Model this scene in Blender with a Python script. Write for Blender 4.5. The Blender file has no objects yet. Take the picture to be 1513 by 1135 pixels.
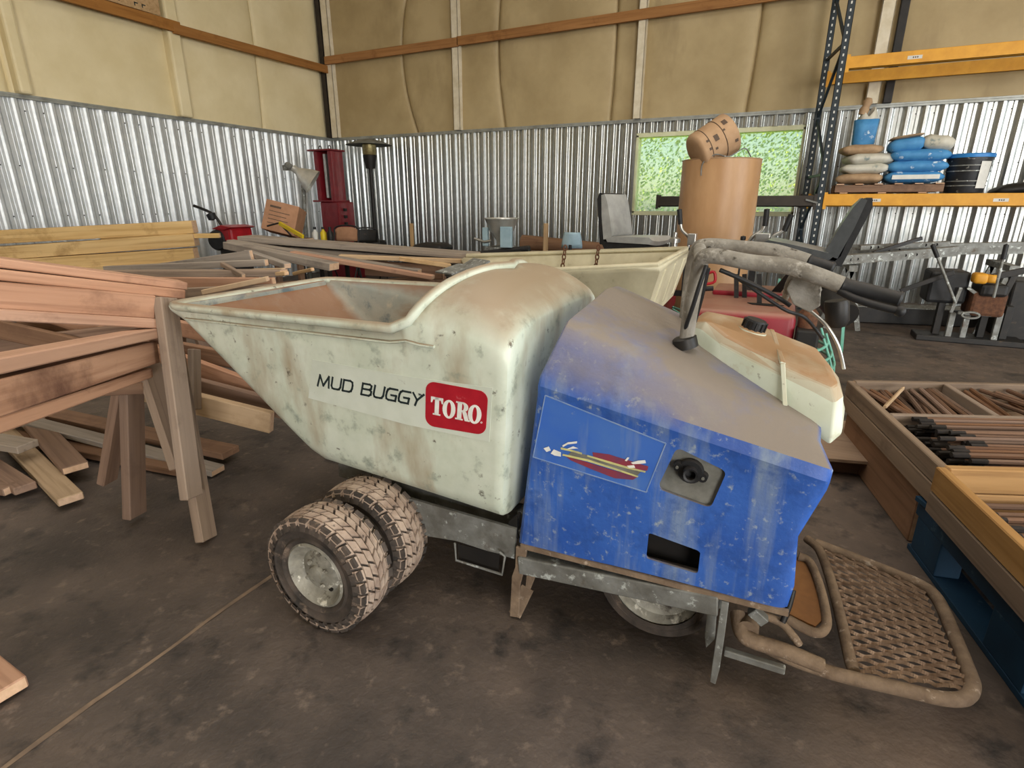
import bpy, bmesh, math, random
from math import sin, cos, pi, radians, sqrt, atan2
from mathutils import Vector as V, Matrix as M, noise as mnoise
random.seed(7)
S = bpy.context.scene
COL = S.collection

# ------------------------------------------------------------------ camera
F, CX, CY = 820.0, 756.5, 567.5
PITCH, YAW, CAMH = radians(18.0), radians(25.5), 1.35
FW = V((-sin(YAW)*cos(PITCH), cos(YAW)*cos(PITCH), -sin(PITCH)))
RT = V((cos(YAW), sin(YAW), 0)); UP = RT.cross(FW)
CAM = V((0, 0, CAMH))
cam = bpy.data.cameras.new('camera'); cam.sensor_width = 36; cam.lens = F/1513*36
cam.clip_start = .02; cam.clip_end = 300
co = bpy.data.objects.new('camera', cam); COL.objects.link(co)
m = M.Identity(4)
for i in range(3):
    m[i][0], m[i][1], m[i][2], m[i][3] = RT[i], UP[i], -FW[i], CAM[i]
co.matrix_world = m; S.camera = co
S.view_settings.view_transform = 'Standard'; S.view_settings.look = 'None'
S.view_settings.gamma = 1; S.view_settings.use_curve_mapping = False
S.view_settings.exposure = 0.14
# ------------------------------------------------------------------ sky, sun, daylight at the doorways, lamps
w = bpy.data.worlds.new('sky'); S.world = w; w.use_nodes = True
nt = w.node_tree; nt.nodes.clear()
sky = nt.nodes.new('ShaderNodeTexSky'); sky.sky_type = 'NISHITA'; sky.sun_disc = False
sky.sun_elevation = radians(48); sky.sun_rotation = radians(120)
bg = nt.nodes.new('ShaderNodeBackground'); bg.inputs[1].default_value = .22
out = nt.nodes.new('ShaderNodeOutputWorld')
nt.links.new(sky.outputs[0], bg.inputs[0]); nt.links.new(bg.outputs[0], out.inputs[0])
def lamp(name, kind, loc, rot, energy, color, **kw):
    l = bpy.data.lights.new(name, kind); l.energy = energy; l.color = color
    for k, v in kw.items(): setattr(l, k, v)
    o = bpy.data.objects.new(name, l); o.location = loc; o.rotation_euler = rot
    COL.objects.link(o); return o
lamp('sun', 'SUN', (-10, 0, 20), (0, 0, 0), 19.0, (1, .95, .80), angle=.01)
bpy.data.objects['sun'].rotation_euler = V((.72, .10, -.66)).to_track_quat('-Z', 'Y').to_euler()
# big overhead door behind the camera and one in the right-hand wall
lamp('daylight_front_door', 'AREA', (7.9, -8.9, 2.4), (radians(90), 0, radians(18)), 1050, (1, .97, .93), shape='RECTANGLE', size=5.2, size_y=4.4)
lamp('daylight_side_door', 'AREA', (10.9, 1.5, 2.3), (radians(90), 0, radians(90)), 620, (.88, .94, 1), shape='RECTANGLE', size=6.0, size_y=4.2)
lamp('daylight_roof_panel', 'AREA', (-1.0, 2.0, 5.6), (0, 0, 0), 250, (1, .96, .9), shape='RECTANGLE', size=8.0, size_y=7.0)

# ------------------------------------------------------------------ helpers
def at(x, y, X=None, Y=None, Z=None, D=None):
    d = FW*F + RT*(x-CX) - UP*(y-CY)
    if X is not None: t = X/d.x
    elif Y is not None: t = Y/d.y
    elif Z is not None: t = (Z-CAMH)/d.z
    else: t = D/F
    return CAM + d*t
def atp(x, y, p0, n):
    d = FW*F + RT*(x-CX) - UP*(y-CY)
    return CAM + d*((V(p0)-CAM).dot(V(n))/d.dot(V(n)))

class MB:
    def __init__(s): s.v = []; s.f = []; s.mi = []; s.cur = 0
    def add(s, vs, fs):
        b = len(s.v); s.v += [tuple(p) for p in vs]
        for f in fs: s.f.append(tuple(b+i for i in f)); s.mi.append(s.cur)
        return s
    def box(s, a, b, mat=None):
        x0, y0, z0 = [min(a[i], b[i]) for i in range(3)]; x1, y1, z1 = [max(a[i], b[i]) for i in range(3)]
        vs = [V(p) for p in ((x0,y0,z0),(x1,y0,z0),(x1,y1,z0),(x0,y1,z0),(x0,y0,z1),(x1,y0,z1),(x1,y1,z1),(x0,y1,z1))]
        if mat is not None: vs = [mat @ p for p in vs]
        return s.add(vs, [(0,3,2,1),(4,5,6,7),(0,1,5,4),(1,2,6,5),(2,3,7,6),(3,0,4,7)])
    def bar(s, p0, p1, w, h, upv=(0,0,1)):           # bar along p0-p1, h measured along upv, w across
        p0, p1 = V(p0), V(p1); ax = (p1-p0).normalized(); u = V(upv); u = (u - ax*u.dot(ax)).normalized(); r = ax.cross(u)
        vs = []
        for p in (p0, p1):
            for a, b in ((-1,-1),(1,-1),(1,1),(-1,1)): vs.append(p + r*(a*w/2) + u*(b*h/2))
        return s.add(vs, [(3,2,1,0),(4,5,6,7),(0,1,5,4),(1,2,6,5),(2,3,7,6),(3,0,4,7)])
    def grid(s, rows, closed_u=False, closed_v=False):
        n, k = len(rows), len(rows[0]); vs = [p for r in rows for p in r]; fs = []
        for i in range(n if closed_v else n-1):
            for j in range(k if closed_u else k-1):
                a, b = i*k+j, i*k+(j+1)%k; c, d = ((i+1)%n)*k+(j+1)%k, ((i+1)%n)*k+j
                fs.append((a, b, c, d))
        return s.add(vs, fs)
    def prism(s, poly, dvec):                          # planar polygon (3-D points) extruded by dvec
        n = len(poly); dv = V(dvec); vs = [V(p) for p in poly] + [V(p)+dv for p in poly]
        fs = [tuple(range(n-1, -1, -1)), tuple(range(n, 2*n))] + [(i, (i+1) % n, n+(i+1) % n, n+i) for i in range(n)]
        return s.add(vs, fs)
    def tube(s, pts, r, seg=10, closed=False, flat=1.0):
        pts = [V(p) for p in pts]; n = len(pts); rows = []
        rr = r if isinstance(r, (list, tuple)) else [r]*n
        prev = None
        for i, p in enumerate(pts):
            if closed: t = pts[(i+1) % n]-pts[i-1]
            else: t = pts[min(i+1, n-1)]-pts[max(i-1, 0)]
            t.normalize()
            if prev is None:
                u = V((0,0,1)) if abs(t.z) < .9 else V((1,0,0))
            else: u = prev
            u = (u - t*u.dot(t)).normalized(); prev = u; w_ = t.cross(u)
            rows.append([p + (u*cos(2*pi*k/seg)*flat + w_*sin(2*pi*k/seg))*rr[i] for k in range(seg)])
        s.grid(rows, closed_u=True, closed_v=closed)
        if not closed:
            b = len(s.v)-n*seg
            s.f.append(tuple(b+k for k in range(seg-1, -1, -1))); s.mi.append(s.cur)
            s.f.append(tuple(b+(n-1)*seg+k for k in range(seg))); s.mi.append(s.cur)
        return s
    def lathe(s, prof, c, ax=(0,0,1), seg=24, a0=0.0):  # prof: (radius, height) pairs
        ax = V(ax).normalized(); u = ax.orthogonal().normalized(); w_ = ax.cross(u); c = V(c)
        rows = [[c + ax*h + (u*cos(a0+2*pi*k/seg) + w_*sin(a0+2*pi*k/seg))*max(r, 1e-4) for k in range(seg)] for r, h in prof]
        return s.grid(rows, closed_u=True)
    def islands(s):
        par = list(range(len(s.v)))
        def f(i):
            while par[i] != i: par[i] = par[par[i]]; i = par[i]
            return i
        for q in s.f:
            a = f(q[0])
            for i in q[1:]: par[f(i)] = a
        gr = {}
        for i in range(len(s.v)): gr.setdefault(f(i), []).append(i)
        fs = {}
        for q, mi in zip(s.f, s.mi): fs.setdefault(f(q[0]), []).append((q, mi))
        o = []
        for k, ids in gr.items():
            if k not in fs: continue
            mp = {g: n for n, g in enumerate(ids)}; b = MB(); b.v = [s.v[i] for i in ids]
            b.f = [tuple(mp[i] for i in q) for q, mi in fs[k]]; b.mi = [mi for q, mi in fs[k]]; o.append(b)
        return o
    def split(s, name, mats, parent=None, **kw): return [b.build(name, mats, parent, **kw) for b in s.islands()]
    def build(s, name, mats, parent=None, smooth=None, bevel=0, bseg=2, solid=0, weld=0, local=False, kind=None, subsurf=0):
        if not isinstance(mats, (list, tuple)): mats = [mats]
        me = bpy.data.meshes.new(name)
        off = V((0,0,0))
        if parent is not None and not local:
            q = parent
            while q is not None: off = off + V(q.location); q = q.parent
        me.from_pydata([tuple(V(p)-off) for p in s.v], [], s.f)
        for mm in mats: me.materials.append(mm)
        for p, i in zip(me.polygons, s.mi): p.material_index = i
        bm = bmesh.new(); bm.from_mesh(me)
        if weld: bmesh.ops.remove_doubles(bm, verts=bm.verts, dist=weld)
        bmesh.ops.recalc_face_normals(bm, faces=bm.faces)
        if bevel:
            ed = [e for e in bm.edges if len(e.link_faces) == 2 and e.calc_face_angle(0) > radians(28)]
            bmesh.ops.bevel(bm, geom=ed, offset=bevel, segments=bseg, affect='EDGES', profile=.5, clamp_overlap=True)
        bm.to_mesh(me); bm.free()
        if smooth:
            for p in me.polygons: p.use_smooth = True
            me.set_sharp_from_angle(angle=radians(smooth))
        o = bpy.data.objects.new(name, me); COL.objects.link(o)
        if parent is not None: o.parent = parent
        if solid:
            md = o.modifiers.new('solid', 'SOLIDIFY'); md.thickness = abs(solid); md.offset = -1 if solid > 0 else 1; md.use_even_offset = True
        if subsurf:
            md = o.modifiers.new('sub', 'SUBSURF'); md.levels = md.render_levels = subsurf
        if kind: o['kind'] = kind
        return o
def tag(o, label, cat, group=None):
    o['label'] = label; o['category'] = cat
    if group: o['group'] = group
    return o
def thing(name, loc, label, cat, group=None, rz=0):
    o = bpy.data.objects.new(name, None); o.empty_display_size = .1; o.location = loc; o.rotation_euler = (0, 0, rz)
    COL.objects.link(o); return tag(o, label, cat, group)
def struct(o): o['kind'] = 'structure'; return o
def boolcut(o, cutter_mb):
    c = cutter_mb.build('cutter', [], None)
    c.location = -V(o.parent.location) if o.parent else (0,0,0)
    # bring the cutter into the object's local space
    c.parent = o.parent
    md = o.modifiers.new('cut', 'BOOLEAN'); md.object = c; md.operation = 'DIFFERENCE'; md.solver = 'EXACT'
    bpy.context.view_layer.update()
    dg = bpy.context.evaluated_depsgraph_get()
    me = bpy.data.meshes.new_from_object(o.evaluated_get(dg))
    o.modifiers.clear(); o.data = me
    bpy.data.objects.remove(c)
    return o

# ------------------------------------------------------------------ materials
def lin(h):
    h = h.lstrip('#'); r = []
    for i in (0, 2, 4):
        c = int(h[i:i+2], 16)/255; r.append(c/12.92 if c <= .04045 else ((c+.055)/1.055)**2.4)
    return (*r, 1)
def pmat(name, c1, c2=None, scale=6, detail=6, rough=.6, metal=0, bump=.0, bscale=None, stretch=(1,1,1), dust=None, dust_amt=.8,
         spots=None, spots2=None, streak=None, rnd=0, spec=.4, ramp=(.35, .65), coat=0, flatdust=False):
    mt = bpy.data.materials.new(name); mt.use_nodes = True; t = mt.node_tree; N = t.nodes; L = t.links
    b = N['Principled BSDF']; b.inputs['Roughness'].default_value = rough; b.inputs['Metallic'].default_value = metal
    b.inputs['Specular IOR Level'].default_value = spec; b.inputs['Coat Weight'].default_value = coat
    tc = N.new('ShaderNodeTexCoord'); src = tc.outputs['Object']
    oi = N.new('ShaderNodeObjectInfo')
    ad = N.new('ShaderNodeVectorMath'); ad.operation = 'MULTIPLY_ADD'
    cmb = N.new('ShaderNodeCombineXYZ')
    for i in range(3): L.new(oi.outputs['Random'], cmb.inputs[i])
    ad.inputs[1].default_value = (37, 53, 71); L.new(cmb.outputs[0], ad.inputs[0]); L.new(src, ad.inputs[2])
    vec = ad.outputs[0]
    def nz(sc, st=(1,1,1), det=detail, dist=0, rg=.6):
        mp = N.new('ShaderNodeMapping'); mp.inputs['Scale'].default_value = st; L.new(vec, mp.inputs[0])
        n = N.new('ShaderNodeTexNoise'); n.inputs['Scale'].default_value = sc; n.inputs['Detail'].default_value = det
        n.inputs['Roughness'].default_value = rg; n.inputs['Distortion'].default_value = dist
        L.new(mp.outputs[0], n.inputs['Vector']); return n.outputs['Fac']
    def rmp(val, a, b_, lo=0, hi=1):
        r = N.new('ShaderNodeMapRange'); r.inputs[1].default_value = a; r.inputs[2].default_value = b_
        r.inputs[3].default_value = lo; r.inputs[4].default_value = hi; L.new(val, r.inputs[0]); return r.outputs[0]
    def mix(fac, a, b_):
        x = N.new('ShaderNodeMix'); x.data_type = 'RGBA'
        if isinstance(fac, (int, float)): x.inputs[0].default_value = fac
        else: L.new(fac, x.inputs[0])
        for k, v in ((6, a), (7, b_)):
            if isinstance(v, tuple): x.inputs[k].default_value = v
            else: L.new(v, x.inputs[k])
        return x.outputs[2]
    def mul(a, b_):
        x = N.new('ShaderNodeMath'); x.operation = 'MULTIPLY'; L.new(a, x.inputs[0])
        if isinstance(b_, (int, float)): x.inputs[1].default_value = b_
        else: L.new(b_, x.inputs[1])
        return x.outputs[0]
    base = nz(scale, stretch)
    col = mix(rmp(base, *ramp), lin(c1), lin(c2 or c1))
    if streak:   # (colour, scale, stretch, lo, hi)
        col = mix(rmp(nz(streak[1], streak[2], 5), streak[3], streak[4]), col, lin(streak[0]))
    for sp in (spots, spots2):
        if sp:   # (colour, scale, lo, hi[, stretch])
            col = mix(rmp(nz(sp[1], sp[4] if len(sp) > 4 else (1,1,1), 8, 0, .65), sp[2], sp[3]), col, lin(sp[0]))
    if dust:     # dust settles on faces that look up
        g = N.new('ShaderNodeNewGeometry'); sx = N.new('ShaderNodeSeparateXYZ'); L.new(g.outputs['True Normal' if flatdust else 'Normal'], sx.inputs[0])
        col = mix(mul(rmp(sx.outputs[2], .25, .85, 0, dust_amt), rmp(nz(5, (1,1,1), 6), .25, .5, .62, 1)), col, lin(dust))
    if rnd:
        hs = N.new('ShaderNodeHueSaturation'); L.new(col, hs.inputs['Color'])
        L.new(rmp(oi.outputs['Random'], 0, 1, 1-rnd, 1+rnd), hs.inputs['Value'])
        ms = N.new('ShaderNodeMath'); ms.operation = 'FRACT'; L.new(mul(oi.outputs['Random'], 17.3), ms.inputs[0])
        L.new(rmp(ms.outputs[0], 0, 1, 1-rnd*1.2, 1+rnd*.6), hs.inputs['Saturation'])
        col = hs.outputs[0]
    L.new(col, b.inputs['Base Color'])
    if bump:
        bp = N.new('ShaderNodeBump'); bp.inputs['Strength'].default_value = bump; bp.inputs['Distance'].default_value = .01
        L.new(nz(bscale or scale*4, stretch), bp.inputs['Height']); L.new(bp.outputs[0], b.inputs['Normal'])
    return mt
def wood(name, c1, c2, c3, rnd=.2, dust=None, dark=None):
    return pmat(name, c1, c2, scale=9, stretch=(.12, 1.6, 1.6), detail=8, rough=.75, bump=.12, bscale=30, ramp=(.3, .7),
                streak=(c3, 16, (.07, 2.2, 2.2), .5, .78), spots=(dark or c3, 2.6, .56, .74), rnd=rnd, dust=dust, dust_amt=.6, spec=.25)
MT = {}
MT['floor'] = pmat('floor_concrete', '#60554e', '#443d39', scale=2.6, detail=14, rough=.6, bump=.5, bscale=34, ramp=(.36, .64),
                   streak=('#77665a', .7, (1,1,1), .52, .72), spots=('#7f7065', 15, .57, .76), spots2=('#332f2d', 6.5, .54, .70), spec=.35)
MT['insul'] = pmat('insulation_vinyl', '#b9a57d', '#a6926b', scale=1.2, rough=.55, bump=.25, bscale=5, streak=('#8c7856', 1.6, (1,1,.3), .58, .85), spots=('#5e5040', 9, .76, .85), spec=.35)
MT['insul_lit'] = pmat('insulation_vinyl_lit', '#e6d8b2', '#d8c89e', scale=1.2, rough=.55, bump=.2, bscale=5, streak=('#c6b488', 1.6, (1,1,.3), .6, .9), spec=.35)  # paler copy of insul; the left wall's stronger light is in the colour
MT['post'] = pmat('painted_post', '#e3d9c3', '#cfc2a6', scale=6, rough=.5, spots=('#8a7a60', 14, .68, .8))
MT['galv'] = pmat('galvanised_sheet', '#b4b6b4', '#a4a6a3', scale=14, rough=.30, metal=.93, bump=.02, spots=('#9a9b97', 3, .62, .9), spec=.5)
MT['galv_lit'] = pmat('lit_galvanised_sheet', '#d3d7da', '#c3c8cc', scale=9, rough=.42, metal=.55, bump=.02, spots=('#b0b3b3', 3, .6, .9), spec=.5)  # same sheet as galv, lightened to paint in the left wall's brighter light
MT['galv_dirty'] = pmat('dirty_galvanised_steel', '#8d8f8c', '#6c6b66', scale=12, rough=.6, metal=.35, bump=.2, spots=('#c6ccc9', 22, .58, .66), spots2=('#5a4a3c', 9, .58, .72), spec=.4)
MT['trimmetal'] = pmat('trim_channel', '#aeb1ad', '#8e908b', rough=.45, metal=.5)
MT['girt'] = wood('girt_timber', '#ab7842', '#946432', '#7a4f24', .06)
MT['hopper'] = pmat('hopper_poly', '#d9e0d2', '#c3ccbb', scale=6, rough=.5, bump=.06, dust='#96856f', dust_amt=1.0,
                    streak=('#aa9e86', 6, (1,1,.32), .50, .74), spots=('#5f5b4f', 26, .63, .71), spots2=('#8d968b', 12, .56, .72), spec=.4)
MT['hood'] = pmat('hood_blue_poly', '#3a68bd', '#2b55a8', scale=5, rough=.5, bump=.2, bscale=40, dust='#82786f', dust_amt=1.0,
                  streak=('#8496ab', 12, (1,1,.10), .47, .70), spots=('#9aa8b6', 38, .58, .70), spots2=('#284c92', 9, .52, .70), spec=.4)
MT['hopper_in'] = pmat('hopper_mortar_residue', '#bcbcb0', '#98a2a0', scale=3.5, rough=.75, bump=.25, streak=('#9a7a5c', 2.4, (1,1,2.2), .53, .72), spots=('#6f7f86', 6, .56, .68), spots2=('#cbc6b4', 9, .62, .72), dust='#8a5f40', dust_amt=1.0)
MT['sticker'] = pmat('faded_sticker', '#3a68c2', '#4a75c0', scale=5, rough=.45, streak=('#8698ae', 12, (1,1,.12), .52, .78), spots=('#a6b0ae', 26, .66, .76))
MT['stedge'] = pmat('sticker_edge', '#8fa3c0', '#6f8fc4', scale=30, rough=.5)
MT['red'] = pmat('decal_red', '#b3202f', '#a51a2a', scale=20, rough=.4, spots=('#cf6a70', 24, .66, .76))
MT['decal_worn_red'] = pmat('worn_red', '#8f3a48', '#71405c', scale=20, rough=.5, spots=('#3a68c2', 24, .62, .7))
MT['decal_yellow'] = pmat('worn_yellow', '#d9d48a', '#b9b888', scale=30, rough=.5)
MT['white'] = pmat('decal_white', '#f2f3ef', '#e2e3de', scale=20, rough=.45)
MT['decalbase'] = pmat('decal_clear_film', '#d6ddd2', '#c8d0c2', scale=6, rough=.42, spots=('#8d8b7c', 22, .66, .75))
MT['ink'] = pmat('decal_ink', '#1f2a2c', '#2b383a', scale=30, rough=.5)
MT['black'] = pmat('black_rubber', '#17181a', '#222326', scale=20, rough=.55, dust='#4b443f', dust_amt=.25)
MT['blackmetal'] = pmat('black_steel', '#232323', '#2e2b29', scale=12, rough=.5, metal=.3, spots=('#57483c', 10, .62, .75))
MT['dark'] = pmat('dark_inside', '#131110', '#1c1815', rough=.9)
MT['tyre'] = pmat('dusty_tyre_rubber', '#5a5049', '#3a3633', scale=10, rough=.85, bump=.3, bscale=60, spots=('#857466', 18, .56, .7), spec=.2)
MT['tread'] = pmat('dusty_tread_rubber', '#b3a090', '#937f71', scale=18, rough=.9, bump=.35, bscale=70, spots=('#3b3431', 30, .58, .68), spec=.15)
MT['rim'] = pmat('rim_splashed', '#a9a69b', '#7d7a70', scale=14, rough=.55, metal=.25, bump=.3, bscale=40, spots=('#e0ddd2', 20, .55, .62), spots2=('#4a423a', 16, .57, .66))
MT['caked'] = pmat('caked_steel', '#8b7865', '#6d5c4d', scale=14, rough=.85, bump=.5, bscale=40, spots=('#b5a594', 24, .6, .7), spec=.2)
MT['mudgrey'] = pmat('mortar_splashed_tube', '#98948c', '#767168', scale=14, rough=.8, bump=.45, bscale=45, spots=('#b3afa7', 18, .57, .66), spots2=('#4c463d', 22, .6, .68), spec=.3)
MT['tank'] = pmat('fuel_tank_poly', '#dbe3d3', '#cbd3bf', scale=6, rough=.45, flatdust=True, dust='#a88460', dust_amt=1.0, spots=('#6b6657', 34, .64, .70), spots2=('#b9b196', 8, .58, .72), spec=.4)
MT['grate'] = pmat('rusty_grate', '#a58d78', '#836c5a', scale=22, rough=.85, bump=.4, bscale=60, spec=.2)
MT['rust'] = pmat('rusted_chain', '#6b4630', '#4b3122', scale=30, rough=.85, bump=.3)
MT['plate'] = pmat('grey_plate', '#85857f', '#66665f', scale=14, rough=.7, metal=.1, spots=('#85817a', 16, .6, .7))
MT['yellow'] = pmat('rack_yellow', '#dda032', '#cd9029', scale=7, rough=.5, spots=('#8a6420', 12, .70, .8))
MT['rackdark'] = pmat('rack_dark_green', '#1f2a30', '#27323a', scale=9, rough=.5, spots=('#5a5a55', 18, .7, .78))
MT['rackbrown'] = pmat('rack_dark_brown', '#3b332c', '#2f2924', scale=9, rough=.6)
MT['card'] = pmat('cardboard', '#b58f68', '#a67f58', scale=6, rough=.42, stretch=(1,1,.3), spots=('#8f6844', 9, .66, .8))
MT['card2'] = pmat('cardboard_tub', '#b99877', '#a88766', scale=6, rough=.75, spots=('#8f6844', 9, .66, .8))
MT['cardpink'] = pmat('cardboard_box_brown', '#b78a6b', '#a67b5e', scale=6, rough=.8)
MT['print'] = pmat('box_print', '#4e4036', '#5e4c3e', rough=.7)
MT['seat'] = pmat('seat_vinyl', '#a3a4a2', '#8d8e8c', scale=8, rough=.38, dust='#b5b3ac', dust_amt=.5)
MT['seatdark'] = pmat('dark_seat_vinyl', '#4d5052', '#3c3f41', scale=8, rough=.35, dust='#a5a7a4', dust_amt=.7)
MT['redpaint'] = pmat('red_machine_paint', '#8c1f2c', '#7d1a26', scale=8, rough=.45, dust='#96705f', dust_amt=.95)
MT['redpress'] = pmat('dark_red_paint', '#7a1d26', '#6a161f', scale=8, rough=.4, coat=.2)
MT['redbright'] = pmat('red_tiller_paint', '#b01f28', '#921a22', scale=8, rough=.4)
MT['teal'] = pmat('teal_guard_paint', '#86c9b4', '#6fb39e', scale=14, rough=.5, spots=('#5d6a5c', 20, .68, .76))
MT['chrome'] = pmat('bright_steel', '#c9c9c6', '#a5a5a2', scale=10, rough=.3, metal=.8)
MT['tub'] = pmat('tub_poly', '#cbc4a8', '#b5ad92', scale=5, rough=.5, dust='#a5977c', dust_amt=.5, spots=('#8a8068', 10, .64, .78), streak=('#9f957b', 3, (1,1,1), .58, .8))
MT['bluebag'] = pmat('blue_paper_bag', '#4f93c6', '#3a7cb4', scale=7, rough=.6, bump=.3, bscale=14, spots=('#cfe0ea', 7, .60, .66))
MT['whitebag'] = pmat('white_paper_bag', '#cfccc0', '#b9b5a6', scale=7, rough=.7, bump=.3, bscale=14, spots=('#7e8a88', 7, .60, .68))
MT['brownbag'] = pmat('brown_paper_bag', '#b89b7a', '#9a7e60', scale=7, rough=.7, bump=.3, bscale=14)
MT['bucket'] = pmat('black_bucket', '#1d1f22', '#2a2c30', scale=8, rough=.45, spots=('#8c8a84', 14, .62, .68))
MT['bluelid'] = pmat('blue_lid', '#2f86cf', '#2a78bd', rough=.45)
MT['label'] = pmat('paper_label', '#dddcd6', '#c9c8c2', rough=.6)
MT['lamp_alu'] = pmat('spun_aluminium', '#cfcdc6', '#b5b3ab', rough=.35, metal=.45)
MT['brass'] = pmat('burner_mesh', '#b2a476', '#8f8257', scale=40, rough=.4, metal=.6)
MT['yellowtool'] = pmat('yellow_plastic', '#e2c62b', '#d2b41f', rough=.45)
MT['paleblue'] = pmat('pale_blue_steel', '#a9c3cf', '#93aebb', rough=.4)
MT['bluepallet'] = pmat('blue_pallet_paint', '#123a55', '#0d2e46', scale=6, rough=.7, spots=('#4f6a78', 9, .62, .72))
MT['ply'] = wood('plywood_sheet', '#a08873', '#8f7763', '#7b6552', .05)
MT['crate'] = wood('crate_boards', '#8f7c6a', '#7a6858', '#5f5044', .08)
MT['lum_red'] = wood('reddish_lumber', '#bd957b', '#a97f65', '#87604a', .07, dark='#67483a')
MT['lum_yel'] = wood('yellow_treated_lumber', '#d3b27a', '#c09b60', '#a48047', .06, dark='#8d6c38')
MT['lum_grey'] = wood('weathered_lumber', '#a3978a', '#8b7f73', '#6c6159', .14)
MT['lum_dirt'] = wood('dusty_lumber', '#a08c7b', '#8b7868', '#6e5d50', .12, dust='#8f7b6a')
MT['lum_tan'] = wood('tan_lumber', '#c3a580', '#b0926e', '#92754f', .12)
MT['lum_brown'] = wood('brown_lumber', '#8f705a', '#7a5e4b', '#62493a', .15)
MT['lum_orange'] = wood('orange_lumber', '#b8905e', '#a27b4b', '#845f38', .06)
MT['end'] = pmat('sawn_end_grain', '#d9b391', '#c59f7d', scale=40, rough=.8, rnd=.12)
MT['stake'] = wood('rusty_stake', '#7f604b', '#684c3a', '#4b3529', .25)
MT['tar'] = pmat('tarred_tip', '#1f1a17', '#2b2420', scale=30, rough=.8)
MT['leaf'] = pmat('hedge_leaf', '#bccc58', '#8fb23c', scale=3, rough=.9, spec=.05, spots=('#d9cf5a', 1.2, .5, .7), rnd=0)
MT['leaf2'] = pmat('hedge_leaf_dark', '#5f8a30', '#4b7428', scale=3, rough=.9, spec=.05)
MT['grass'] = pmat('grass_ground', '#7d9a45', '#5f7f36', scale=2, rough=.9)
mt = bpy.data.materials.new('dusty_pane'); mt.use_nodes = True; t = mt.node_tree; t.nodes.clear()
o_ = t.nodes.new('ShaderNodeOutputMaterial'); tr = t.nodes.new('ShaderNodeBsdfTransparent'); tl = t.nodes.new('ShaderNodeBsdfTranslucent')
gl = t.nodes.new('ShaderNodeBsdfGlossy'); gl.inputs['Roughness'].default_value = .12
tr.inputs[0].default_value = (.96, .98, .88, 1); tl.inputs[0].default_value = (.92, .95, .84, 1)
m1 = t.nodes.new('ShaderNodeMixShader'); m2 = t.nodes.new('ShaderNodeMixShader'); m1.inputs[0].default_value = .30; m2.inputs[0].default_value = .05
t.links.new(tr.outputs[0], m1.inputs[1]); t.links.new(tl.outputs[0], m1.inputs[2]); t.links.new(m1.outputs[0], m2.inputs[1]); t.links.new(gl.outputs[0], m2.inputs[2]); t.links.new(m2.outputs[0], o_.inputs[0])
MT['pane'] = mt

# ------------------------------------------------------------------ setting
XL, YB, XR, YF, HC = -8.7, 9.6, 11.0, -9.0, 5.8
HW = 2.60                                     # height of the corrugated wainscot
fl = MB(); fl.box((XL-.3, YF-.3, -.2), (-1.605, YB+.3, 0)); fl.box((-1.593, YF-.3, -.2), (XR+.3, YB+.3, 0)); fl.box((-1.606, YF, -.2), (-1.592, YB, -.006))
FLO = struct(fl.build('floor', MT['floor']))
mb = MB(); vs = []; n_ = 150
for i in range(n_+1):
    y = YF+.2+(YB-YF-.3)*i/n_; c = -1.599+.004*sin(i*1.7); w_ = .0065+.006*abs(mnoise.noise(V((y*3, 0, 0))))
    vs += [V((c-w_, y, .0012)), V((c+w_, y, .0012))]
mb.add(vs, [(2*i, 2*i+1, 2*i+3, 2*i+2) for i in range(n_)]); mb.build('floor_joint', pmat('joint_dust', '#8f7a66', '#6f5f52', scale=14, rough=.9), FLO)
mb = MB(); mb.box((XL, YF, HC), (XR, YB, HC+.1)); struct(mb.build('ceiling', MT['insul_lit']))
# back wall core with the window opening
WX0, WX1, WZ0, WZ1 = -2.36, .06, 1.20, 2.39
mb = MB(); y0, y1 = YB+.05, YB+.22
mb.box((XL-.2, y0, 0), (WX0, y1, HC)); mb.box((WX1, y0, 0), (XR, y1, HC)); mb.box((WX0, y0, 0), (WX1, y1, WZ0)); mb.box((WX0, y0, WZ1), (WX1, y1, HC))
wall_back = struct(mb.build('wall_back', MT['insul']))
mb = MB(); mb.box((XL-.22, YF, 0), (XL-.05, YB+.2, HC)); wall_left = struct(mb.build('wall_left', MT['insul_lit']))
mb = MB(); mb.box((XR, YF, 0), (XR+.2, -1.5, HC)); mb.box((XR, 4.5, 0), (XR+.2, YB, HC)); mb.box((XR, -1.5, 4.4), (XR+.2, 4.5, HC)); struct(mb.build('wall_right', MT['insul_lit']))
mb = MB(); mb.box((XL, YF-.2, 0), (5.2, YF, HC)); mb.box((10.6, YF-.2, 0), (XR, YF, HC)); mb.box((5.2, YF-.2, 4.6), (10.6, YF, HC)); struct(mb.build('wall_front', pmat('front_wall_darkened', '#564e44', '#463f37', scale=3, rough=.8)))  # unseen wall, coloured dark so the back sheets reflect less light
PITCHC = .2
def corr_profile(u0, u1):                      # rib profile: (u along the wall, depth out of the wall)
    pts = []; n = round((u1-u0)/PITCHC)
    for i in range(n):
        b = u0 + i*PITCHC
        pts += [(b, 0), (b+.040, 0), (b+.048, .006), (b+.056, 0), (b+.084, 0), (b+.090, .002), (b+.112, .022), (b+.128, .032), (b+.136, .035), (b+.164, .035), (b+.171, .032), (b+.192, .003), (b+.198, 0)]
    pts.append((u1, 0)); return pts
def sheet(name, parent, u0, u1, z0, z1, back):
    mb = MB(); pr = corr_profile(u0, u1)
    rows = [[V((u, YB-.0-d, z)) if back else V((XL+d, u, z)) for u, d in pr] for z in (z0, z1)]
    mb.grid(rows); return mb.build(name, MT['galv' if back else 'galv_lit'], parent)
SW = 1.0
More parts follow.
